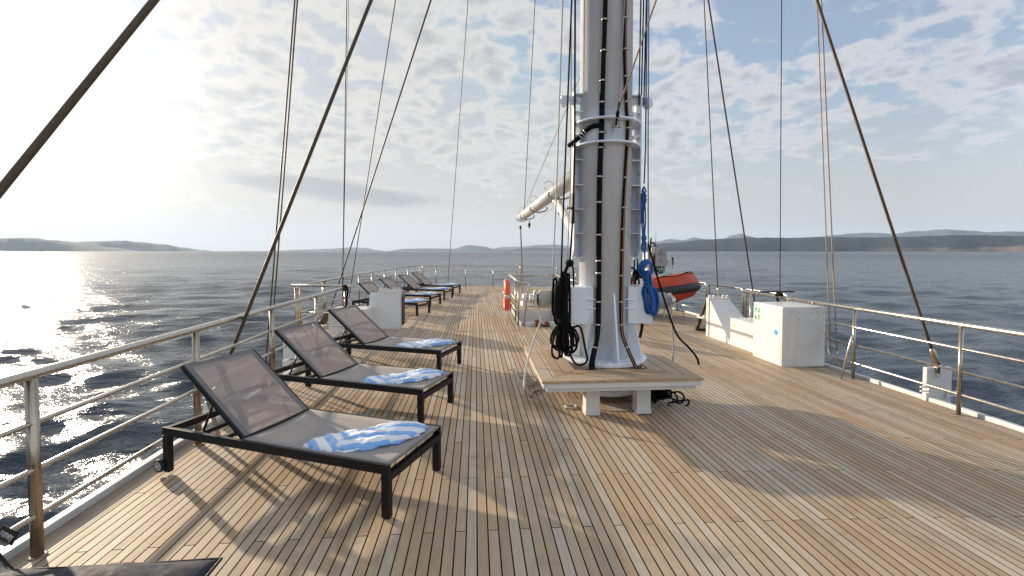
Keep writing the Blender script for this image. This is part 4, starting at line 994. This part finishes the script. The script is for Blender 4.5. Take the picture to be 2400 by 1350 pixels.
# hull surface
m=MB(); rows=[]; ST=16
for i in range(ST+1):
    k=i/ST; x=-2.9+ (2.9+.02)*k
    wdt=.66*(1-max(0,(k-.68)/.32)**2.4*.95) ; kz=.40+.34*max(0,(k-.42)/.58)**1.5; ez=.64+.14*k
    rows.append([m.bm.verts.new((x+ (0.1 if q==0 else 0)*k,wdt*sx,ez if abs(sx)==1 else kz+(ez-kz)*(abs(sx)**1.5)*.75)) for q,sx in enumerate((-1,-.82,-.6,-.35,-.12,0,.12,.35,.6,.82,1))])
for A,B in zip(rows,rows[1:]):
    for q in range(10):
        f=m.bm.faces.new((A[q],A[q+1],B[q+1],B[q])); f.smooth=True
o=m.build('hull','orange',e); sd=o.modifiers.new('s','SOLIDIFY'); sd.thickness=.02; sd.offset=1
m=MB()
for s in (-1,1):
    P=[]
    for i in range(3,ST+1):
        r=rows and None
    P=[]
    for k in [j/14 for j in range(2,15)]:
        x=-2.9+(2.9+.02)*k; wdt=.66*(1-max(0,(k-.68)/.32)**2.4*.95); kz=.40+.34*max(0,(k-.42)/.58)**1.5; ez=.64+.14*k; sx=.6
        P.append((x,s*wdt*sx,kz+(ez-kz)*(sx**1.5)*.75-.022))
    m.tube(P,.055,10,flat=.35,up=(0,1,0))
m.build('keel_guard','black_pvc',e)
m=MB(); m.tube([(-2.5,0,.38),(-1.7,0,.38),(-1.1,0,.42),(-.7,0,.50),(-.35,0,.59),(-.05,0,.69)],.05,10,flat=.6); m.build('keel','black_pvc',e)
m=MB(); gl=[tpts[k]+Vector((0,0,RT+.01))+outw(k)*sgn*.06 for k in range(6,56)]; gl=[p+Vector((0,0,-.04*abs(math.sin(i*.45)))) +outw(i+6)*sgn*.05*abs(math.sin(i*.45)) for i,p in enumerate(gl)]; m.tube(gl,.012,7); m.build('grab_line','blackrope',e)
m=MB(); q=tpts[20]; 
for kk in (16,44):
    q=tpts[kk]; n_=outw(kk)*sgn; T=Matrix.Translation(q+Vector((0,0,RT*.80))+n_*RT*.68)@(Vector((0,0,1)).rotation_difference((Vector((0,0,.78))+n_*.7).normalized()).to_matrix().to_4x4())
    m.box((-.21,-.07,-.006),(.21,.07,.008),mtx=T@Matrix.Rotation(math.atan2(outw(kk).x*-sgn,outw(kk).y*sgn)*1,4,'Z'))
m.build('reflective_patch','reflect',e)
e2=empty('boat_cradle',(5.2,12.55,dz(5.3))); e2.rotation_euler=(0,0,R(-36)); tag(e2,'small white chocks carrying the orange inflatable boat','cradle')
for x in (-.9,.15):
    m=MB()
    for y in (-.3,.3): m.tube([(x,y,0),(x,y*.8,.26)],.02,10)
    m.box((x-.03,-.34,.24),(x+.03,.34,.275),bev=.005); m.build('chock','white2',e2)
e=empty('lashing_strap',(5.62,12.0,dz(5.6))); tag(e,'teal lashing strap with a steel ring under the boat','strap')
m=MB(); m.tube([(-.1,.1,.42),(-.04,.02,.2),(.0,0,.07)],.016,8,flat=.3); m.build('webbing','greenrope',e)
m=MB(); m.tube([(.0+.03*math.cos(a),0,.04+.035*math.sin(a)) for a in [2*math.pi*q/14 for q in range(14)]],.008,6,close=True); m.build('ring','steel_post',e)

# ------------------------------------------------------------------ crane stand with control cabinet behind the boat
YC=14.6
def W(px,py,Y=YC): return atY(px,py,Y)
e=empty('boat_crane',(W(1530,640).x,YC,dz(5.8))); P0=e.location; tag(e,'white boat crane pedestal with a grey control cabinet behind the mast','crane')
def boxpx(m,x0,y0,x1,y1,Ya,Yb,**k):
    a=W(x0,y1,Ya); b=W(x1,y0,Ya); m.box(loc(a.x,Ya,a.z),loc(b.x,Yb,b.z),**k)
m=MB(); boxpx(m,1517,592,1541,660,YC+.05,YC+.5,bev=.01); a=W(1520,660); m.box(loc(a.x,YC+.1,dz(5.8)),loc(a.x+.3,YC+.45,a.z+.02)); m.build('pedestal','white2',e)
m=MB(); boxpx(m,1537,580,1563.5,624,YC-.1,YC+.15,bev=.006); cb=m.build('control_cabinet','grey_panel',e)
m=MB(); boxpx(m,1528.5,580,1536.7,594,YC-.05,YC+.15,bev=.006); m.build('junction_box','white_d',e)
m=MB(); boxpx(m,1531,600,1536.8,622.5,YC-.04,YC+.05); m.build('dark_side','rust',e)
m=MB()
for px,py in ((1550.5,585),(1557,585),(1543.5,596),(1548,596),(1552.5,596)): boxpx(m,px-1,py-1,px+1,py+1,YC-.112,YC-.1005)
m.build('button','ink',cb)
m=MB()
for px,py in ((1550,590.5),(1549.5,610)): boxpx(m,px-2.5,py-1.6,px+2.5,py+1.8,YC-.12,YC-.1005,bev=.004)
m.build('rotary_switch','redlamp',cb)
m=MB(); boxpx(m,1556.3,595,1558,597,YC-.112,YC-.1005); m.build('green_button','green',cb)
m=MB(); boxpx(m,1564,608,1576,622,YC,YC+.3,bev=.01); boxpx(m,1562,623.5,1579,625.5,YC-.05,YC+.35); m.build('bracket','white_d',e)
m=MB(); boxpx(m,1575,603,1579,622,YC,YC+.15,bev=.01); m.build('fairlead','rubber',e)
m=MB(); a,b=W(1577,625),W(1577,655); m.tube([loc(*a),loc(b.x,YC,dz(6))],.022,10); m.build('support','white2',e)
m=MB(); m.tube([loc(*W(1536,582)),loc(*W(1537.5,540))],[.014,.007],8); m.build('antenna','grey_panel',e)
m=MB(); m.tube([loc(*p) for p in smooth_path([W(1524,592),W(1524.5,570),W(1526,560)],5)],.03,8); m.lathe([(0,-.035),(.035,0),(0,.035)],loc(*W(1526,559)),seg=10,close=False); m.tube([loc(*p) for p in smooth_path([W(1526,569),W(1532,570),W(1538,579)],5)],.028,8); m.build('hose','rubber',e)
m=MB(); rnd=random.Random(2); 
for k in range(14):
    p=W(1545+rnd.uniform(-6,6),633+rnd.uniform(-4,4)); r=rnd.uniform(.04,.13)
    m.tube([Vector(loc(*p))+Vector((r*math.cos(a),rnd.uniform(-.02,.02),r*math.sin(a))) for a in [2*math.pi*q/14 for q in range(14)]],.009,6,close=True)
m.build('cord','greenrope',e)

# ------------------------------------------------------------------ sea
WZ=-4.2
def sea():
    rng=np.random.default_rng(3)
    wind=R(-82)   # direction waves travel
    W_=[]
    for i in range(80):
        lam=0.75*(22/0.75)**(rng.random()**1.6); 
        th=wind+rng.normal(0,.42); k=2*math.pi/lam
        amp=.0145*lam**.62*(.6+.8*rng.random())
        if lam>9: amp*=.55
        W_.append((k*math.cos(th),k*math.sin(th),amp,rng.random()*6.283,lam))
    yc=-YAW
    a0,a1=R(-72),R(72)
    na=1100
    ang=np.concatenate([np.linspace(-math.pi,a0,40)[:-1],np.linspace(a0,a1,na),np.linspace(a1,math.pi,40)[1:]])
    rr=[1.5]
    while rr[-1]<20000: 
        g=.0125 if rr[-1]<1000 else .05
        rr.append(rr[-1]*(1+g) + (.03 if rr[-1]<5 else 0))
    rr=np.array(rr); A,Rr=np.meshgrid(ang,rr,indexing='ij')
    X=Rr*np.sin(A+YAW); Y=Rr*np.cos(A+YAW); Z=np.zeros_like(X); DX=np.zeros_like(X); DY=np.zeros_like(X)
    step=Rr*.0125
    patchy=.75+.35*np.sin(X*.045+1.3*np.sin(Y*.031))*np.sin(Y*.052+X*.013+1)
    for kx,ky,am,ph,lam in W_:
        f=np.clip((lam/(step*2.6))-1,0,1)*np.clip((1400-Rr)/900,0,1)
        t=kx*X+ky*Y+ph; kk=math.hypot(kx,ky)
        Z+=am*f*np.cos(t); DX-=am*f*kx/kk*np.sin(t)*.8; DY-=am*f*ky/kk*np.sin(t)*.8
    X=X+DX*patchy; Y=Y+DY*patchy; Z=Z*patchy
    n1,n2=X.shape
    co=np.stack([X,Y,Z+0*X],-1).reshape(-1,3)
    idx=np.arange(n1*n2).reshape(n1,n2)
    q=np.stack([idx[:-1,:-1],idx[1:,:-1],idx[1:,1:],idx[:-1,1:]],-1).reshape(-1,4)[:, ::-1]
    me=bpy.data.meshes.new('sea'); me.vertices.add(len(co)); me.vertices.foreach_set('co',co.astype(np.float32).ravel())
    me.loops.add(q.size); me.loops.foreach_set('vertex_index',q.astype(np.int32).ravel()); me.polygons.add(len(q)); me.polygons.foreach_set('loop_start',np.arange(0,q.size,4,dtype=np.int32)); me.polygons.foreach_set('loop_total',np.full(len(q),4,dtype=np.int32))
    me.polygons.foreach_set('use_smooth',np.ones(len(q),dtype=bool)); me.update(calc_edges=True)
    o=bpy.data.objects.new('water',me); COL.objects.link(o); o.location=(0,0,WZ)
    m,t=nt('sea_water'); n=N(t); out=n.new('ShaderNodeOutputMaterial'); p=n.new('ShaderNodeBsdfPrincipled')
    g=n.new('ShaderNodeNewGeometry'); pos=g.outputs['Position']
    dist=n.vm('LENGTH',pos)
    v=n.new('ShaderNodeMapping'); v.inputs['Rotation'].default_value=(0,0,R(-8)); v.inputs['Scale'].default_value=(.42,1.0,1); t.links.new(pos,v.inputs[0]); v=v.outputs[0]
    h1=n.noise(v,.95,6,.6,.3); h2=n.noise(v,5.0,5,.6,.2); h3=n.noise(v,.35,4,.55,.3)
    hh=n.m('ADD',n.m('MULTIPLY',h1,.52),n.m('ADD',n.m('MULTIPLY',h2,.05),n.m('MULTIPLY',h3,.8)))
    b=n.new('ShaderNodeBump'); b.inputs['Distance'].default_value=1.0; t.links.new(hh,b.inputs['Height']); n.put(b.inputs['Strength'],n.mr(dist,20,500,.6,.75))
    p.inputs['Base Color'].default_value=(.020,.038,.058,1); n.put(p.inputs['Roughness'],n.mr(dist,15,600,.17,.30)); p.inputs['IOR'].default_value=1.38
    t.links.new(b.outputs[0],p.inputs['Normal']); t.links.new(p.outputs[0],out.inputs[0]); me.materials.append(m)
    tag(o,'open choppy sea reaching the horizon',kind='structure')
sea()

# ------------------------------------------------------------------ hills
def hill_mat(name,a,b,rock=False):
    m,t=nt(name); n=N(t); out=n.new('ShaderNodeOutputMaterial'); p=n.new('ShaderNodeBsdfPrincipled')
    tc=n.new('ShaderNodeNewGeometry').outputs['Position']
    f=n.noise(tc,.012,8,.7,.5); c=n.mix(n.mr(f,.35,.65),c4(a),c4(b))
    f2=n.noise(tc,.05,5,.7); c=n.mix(n.mr(f2,.62,.75,0,.35),c,(.30,.26,.2,1))
    if rock:
        x,y,z=n.sep(tc); zz=n.m('ADD',z,n.m('MULTIPLY',n.m('SUBTRACT',n.noise(tc,.006,6,.7),.5),-70.))
        msk=n.m('MULTIPLY',n.mr(zz,18,30,1,0),n.mr(x,2900,4300,0,1)); c=n.mix(msk,c,n.mix(n.mr(f2,.4,.6),(.30,.22,.16,1),(.50,.38,.27,1)))
    n.put(p.inputs['Base Color'],c); p.inputs['Roughness'].default_value=.95; p.inputs['Specular IOR Level'].default_value=.1
    n.put(p.inputs['Normal'],n.bump(f,.6,8.)); t.links.new(p.outputs[0],out.inputs[0]); return m
from mathutils import noise as mn
def hill(name,prof,dist,depth,mt_,label,seed):
    # prof: (px, py of the ridge line) seen from the deck; built as a real ridge at that distance
    m=MB(); n=220; rows=[]; x0,x1=prof[0][0],prof[-1][0]
    for i in range(n+1):
        px=x0+(x1-x0)*i/n
        for (a,ya),(b,yb) in zip(prof,prof[1:]):
            if a<=px<=b: 
                t=(px-a)/(b-a); t=t*t*(3-2*t); py=ya+(yb-ya)*t; break
        r=ray(px,588.); u=Vector((r.x,r.y,0)); u.normalize()
        base=u*dist; base*=1+.05*mn.noise(Vector((px*.01,seed,0)))
        hgt=(588-py)/F*dist*math.cos(math.atan((px-1200)/F)) ; hgt*=1.0/ (math.cos(math.atan((px-1200)/F))**2)
        # distance along the view axis is dist*cos
        hgt=(588-py)/F*(dist*math.cos(math.atan((px-1200)/F)))
        hgt=max(hgt,0)+5.9*0
        row=[]
        K=12
        for k in range(K+1):
            s=-1+2*k/K; sh=(1-abs(s)**1.3)
            ns=mn.fractal(Vector((px*.02,s*2.5,seed*3.1)),.9,2.2,5)*.16*hgt*min(1,(1-abs(s))*3) if abs(s)<1 else 0
            if abs(s)<.01: ns=mn.fractal(Vector((px*.05,0,seed*3.1)),.9,2.2,4)*.03*hgt
            wob=mn.noise(Vector((px*.03,seed+9,0)))*.12*depth if abs(s)>.9 else 0
            q=base+u*(s*depth+wob); row.append(m.bm.verts.new((q.x,q.y,(WZ-6 if abs(s)==1 else WZ+ (hgt+5.9)*sh+ns*sh))))
        rows.append(row)
    for A,B in zip(rows,rows[1:]):
        for k in range(K):
            f=m.bm.faces.new((A[k],A[k+1],B[k+1],B[k])); f.smooth=True
    o=m.build(name,mt_); tag(o,label,kind='structure'); return o
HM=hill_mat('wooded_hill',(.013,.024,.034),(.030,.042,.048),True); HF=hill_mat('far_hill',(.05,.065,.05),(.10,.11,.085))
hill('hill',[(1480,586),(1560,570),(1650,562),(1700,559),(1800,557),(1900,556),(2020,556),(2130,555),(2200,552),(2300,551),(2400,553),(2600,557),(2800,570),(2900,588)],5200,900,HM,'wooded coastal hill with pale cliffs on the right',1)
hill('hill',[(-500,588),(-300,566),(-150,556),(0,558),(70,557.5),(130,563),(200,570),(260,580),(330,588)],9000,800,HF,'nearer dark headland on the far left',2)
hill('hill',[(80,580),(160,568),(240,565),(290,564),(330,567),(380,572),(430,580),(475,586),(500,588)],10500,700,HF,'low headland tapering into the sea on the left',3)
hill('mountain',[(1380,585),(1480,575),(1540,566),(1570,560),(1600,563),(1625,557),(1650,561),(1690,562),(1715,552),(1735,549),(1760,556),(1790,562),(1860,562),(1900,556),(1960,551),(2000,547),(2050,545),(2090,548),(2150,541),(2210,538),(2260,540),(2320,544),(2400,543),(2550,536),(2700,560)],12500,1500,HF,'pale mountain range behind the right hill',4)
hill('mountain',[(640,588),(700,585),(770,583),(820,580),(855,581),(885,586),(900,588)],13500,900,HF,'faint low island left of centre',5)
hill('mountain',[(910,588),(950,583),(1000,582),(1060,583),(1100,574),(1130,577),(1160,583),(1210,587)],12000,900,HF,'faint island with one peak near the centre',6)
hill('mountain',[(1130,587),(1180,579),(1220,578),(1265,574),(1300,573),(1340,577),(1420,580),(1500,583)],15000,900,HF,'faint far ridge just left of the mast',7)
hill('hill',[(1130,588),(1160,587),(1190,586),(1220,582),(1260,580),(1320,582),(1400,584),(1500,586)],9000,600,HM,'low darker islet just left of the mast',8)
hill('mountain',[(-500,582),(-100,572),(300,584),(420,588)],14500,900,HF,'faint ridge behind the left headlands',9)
# far ship silhouette
o_=None
m=MB(); c=Vector((0,0,0)); m.box((-60,-8,0),(60,8,9)); m.box((-40,-7,9),(20,7,17)); m.box((-10,-5,17),(5,5,22)); r=ray(82,588); r.z=0; r.normalize()
o=m.build('ship','grey_panel'); o.location=r*5000+Vector((0,0,WZ-2)); o.rotation_euler=(0,0,R(45)); o['label']='tiny grey ship on the horizon below the left headland'; o['category']='ship'; o.scale=(.8,.8,.8)
r=ray(480,588); r.z=0; r.normalize(); m=MB(); m.box((-8,-3,0),(8,3,4)); m.lathe([(3,4),(2.2,20),(3,20.5),(1,24)],(0,0,0),seg=10); o=m.build('lighthouse','grey_panel'); o.location=r*6600+Vector((0,0,WZ-1)); tag(o,'tiny beacon at the tip of the left headland','lighthouse')

# ------------------------------------------------------------------ haze
m=MB(); m.box((-21500,-21500,WZ-12),(21500,21500,900)); hz=m.build('haze','white'); hz.data.materials.clear()
hm,t=nt('haze'); n=N(t); out=n.new('ShaderNodeOutputMaterial'); pv=n.new('ShaderNodeVolumePrincipled'); pv.inputs['Density'].default_value=4.2e-5; pv.inputs['Color'].default_value=(.60,.77,1.0,1); pv.inputs['Anisotropy'].default_value=.15
t.links.new(pv.outputs[0],out.inputs['Volume']); hz.data.materials.append(hm); tag(hz,'thin sea haze',kind='stuff'); hm.cycles.homogeneous_volume=True if hasattr(hm.cycles,'homogeneous_volume') else None

# ------------------------------------------------------------------ sky and sun
SAZ=R(46.4); SEL=R(13)
S=Vector((-math.sin(SAZ)*math.cos(SEL),math.cos(SAZ)*math.cos(SEL),math.sin(SEL)))
w=bpy.data.worlds.new('World'); sc.world=w; w.use_nodes=True; t=w.node_tree; t.nodes.clear(); n=N(t)
out=n.new('ShaderNodeOutputWorld'); bg=n.new('ShaderNodeBackground'); bg.inputs['Strength'].default_value=.09
sky=n.new('ShaderNodeTexSky'); sky.sky_type='NISHITA'; sky.sun_disc=False; sky.sun_elevation=SEL; sky.sun_rotation=-SAZ; sky.air_density=1.0; sky.dust_density=1.5; sky.ozone_density=1.2
tc=n.new('ShaderNodeTexCoord').outputs['Generated']; x,y,z=n.sep(tc)
zc=n.m('MAXIMUM',z,0.); den=n.m('ADD',zc,.26)
q=n.comb(n.m('DIVIDE',x,den),n.m('DIVIDE',y,den),0.)
# direction towards the sun
sd=n.vm('DOT_PRODUCT',tc,tuple(S)); sdc=n.m('MAXIMUM',sd,0.)
glow=n.m('ADD',n.m('MULTIPLY',n.m('POWER',sdc,34.),6.0),n.m('MULTIPLY',n.m('POWER',sdc,9.),1.2))
c1=n.noise(q,3.2,2,.5,.2); c2=n.noise(q,9.,10,.56,.15); c3=n.noise(q,1.3,3,.5,.0)
cov=n.m('ADD',n.m('ADD',n.m('MULTIPLY',c2,.62),n.m('MULTIPLY',c1,.38)),n.m('MULTIPLY',n.m('SUBTRACT',c3,.5),.35))
band=n.mr(z,.04,.24,-.15,.045)
cov=n.m('ADD',cov,n.m('ADD',band,n.m('MULTIPLY',sdc,.05)))
cl=n.mr(cov,.482,.588,0,1,True)
thick=n.mr(cov,.56,.72,0,1,True)
# long smooth streak low in the sky, ahead to the left
az=n.m('ARCTAN2',x,y)
se=n.m('ADD',n.m('POWER',n.m('DIVIDE',n.m('SUBTRACT',az,R(-17)),R(13.5)),2.),n.m('POWER',n.m('DIVIDE',n.m('SUBTRACT',n.m('ADD',z,n.m('MULTIPLY',n.m('SUBTRACT',az,R(-17)),.10)),.122),.023),2.))
sn=n.noise(n.comb(n.m('MULTIPLY',az,4.),n.m('MULTIPLY',z,22.),0.),1.,4,.55,.5)
streak=n.m('MULTIPLY',n.mr(n.m('ADD',se,n.m('MULTIPLY',n.m('SUBTRACT',sn,.5),2.2)),.2,1.3,1,0,True),.95)
lit=n.mix(n.m('MINIMUM',n.m('MULTIPLY',sdc,1.),1.),(4.5,4.55,4.75,1),(5.4,5.2,4.8,1))
shd=n.mix(n.m('MINIMUM',sdc,1.),(2.6,2.85,3.3,1),(3.55,3.6,3.7,1))
cc=n.mix(thick,lit,shd)
skyc=n.vm('MINIMUM',n.vm('MULTIPLY',sky.outputs[0],(1.5,1.5,1.6)),(4.6,4.6,4.7)); skyc=n.mix(.5,skyc,(2.5,3.0,3.75,1))
hzv=n.mr(z,0,.36,1,0,True); hcol=n.mix(n.m('MINIMUM',n.m('POWER',sdc,1.5),1.),(3.95,3.9,3.65,1),(5.4,4.85,4.05,1))
skyc=n.mix(n.m('MULTIPLY',hzv,.85),skyc,hcol)
a=n.mix(n.m('MULTIPLY',cl,.88),skyc,cc)
a=n.mix(streak,a,n.mix(n.m('MINIMUM',sdc,1.),(2.3,2.5,2.7,1),(2.9,2.95,3.0,1)))
gl=n.comb(n.m('MULTIPLY',glow,1.0),n.m('MULTIPLY',glow,.96),n.m('MULTIPLY',glow,.88))
back=n.m('ADD',1.,n.m('MULTIPLY',n.m('MAXIMUM',n.m('MULTIPLY',sd,-1.),0.),1.0)); a=n.mix(1.,n.vm('SCALE',a,None,back),gl,'ADD')
t.links.new(a,bg.inputs['Color']); t.links.new(bg.outputs[0],out.inputs['Surface'])
sl=bpy.data.lights.new('sun','SUN'); sl.energy=5; sl.angle=R(1.0); sl.color=(1,.82,.61); so=bpy.data.objects.new('sun',sl); COL.objects.link(so)
so.rotation_euler=S.to_track_quat('Z','Y').to_euler()
sc.view_settings.view_transform='Standard'; sc.view_settings.look='None'; sc.view_settings.gamma=1; sc.view_settings.exposure=.75
cy=sc.cycles; cy.max_bounces=8; cy.transparent_max_bounces=16; cy.volume_bounces=1; cy.sample_clamp_indirect=4; cy.use_denoising=True; cy.denoiser='OPENIMAGEDENOISE'; cy.denoising_prefilter='NONE'; cy.denoising_input_passes='RGB_ALBEDO_NORMAL'; cy.caustics_reflective=False; cy.caustics_refractive=False
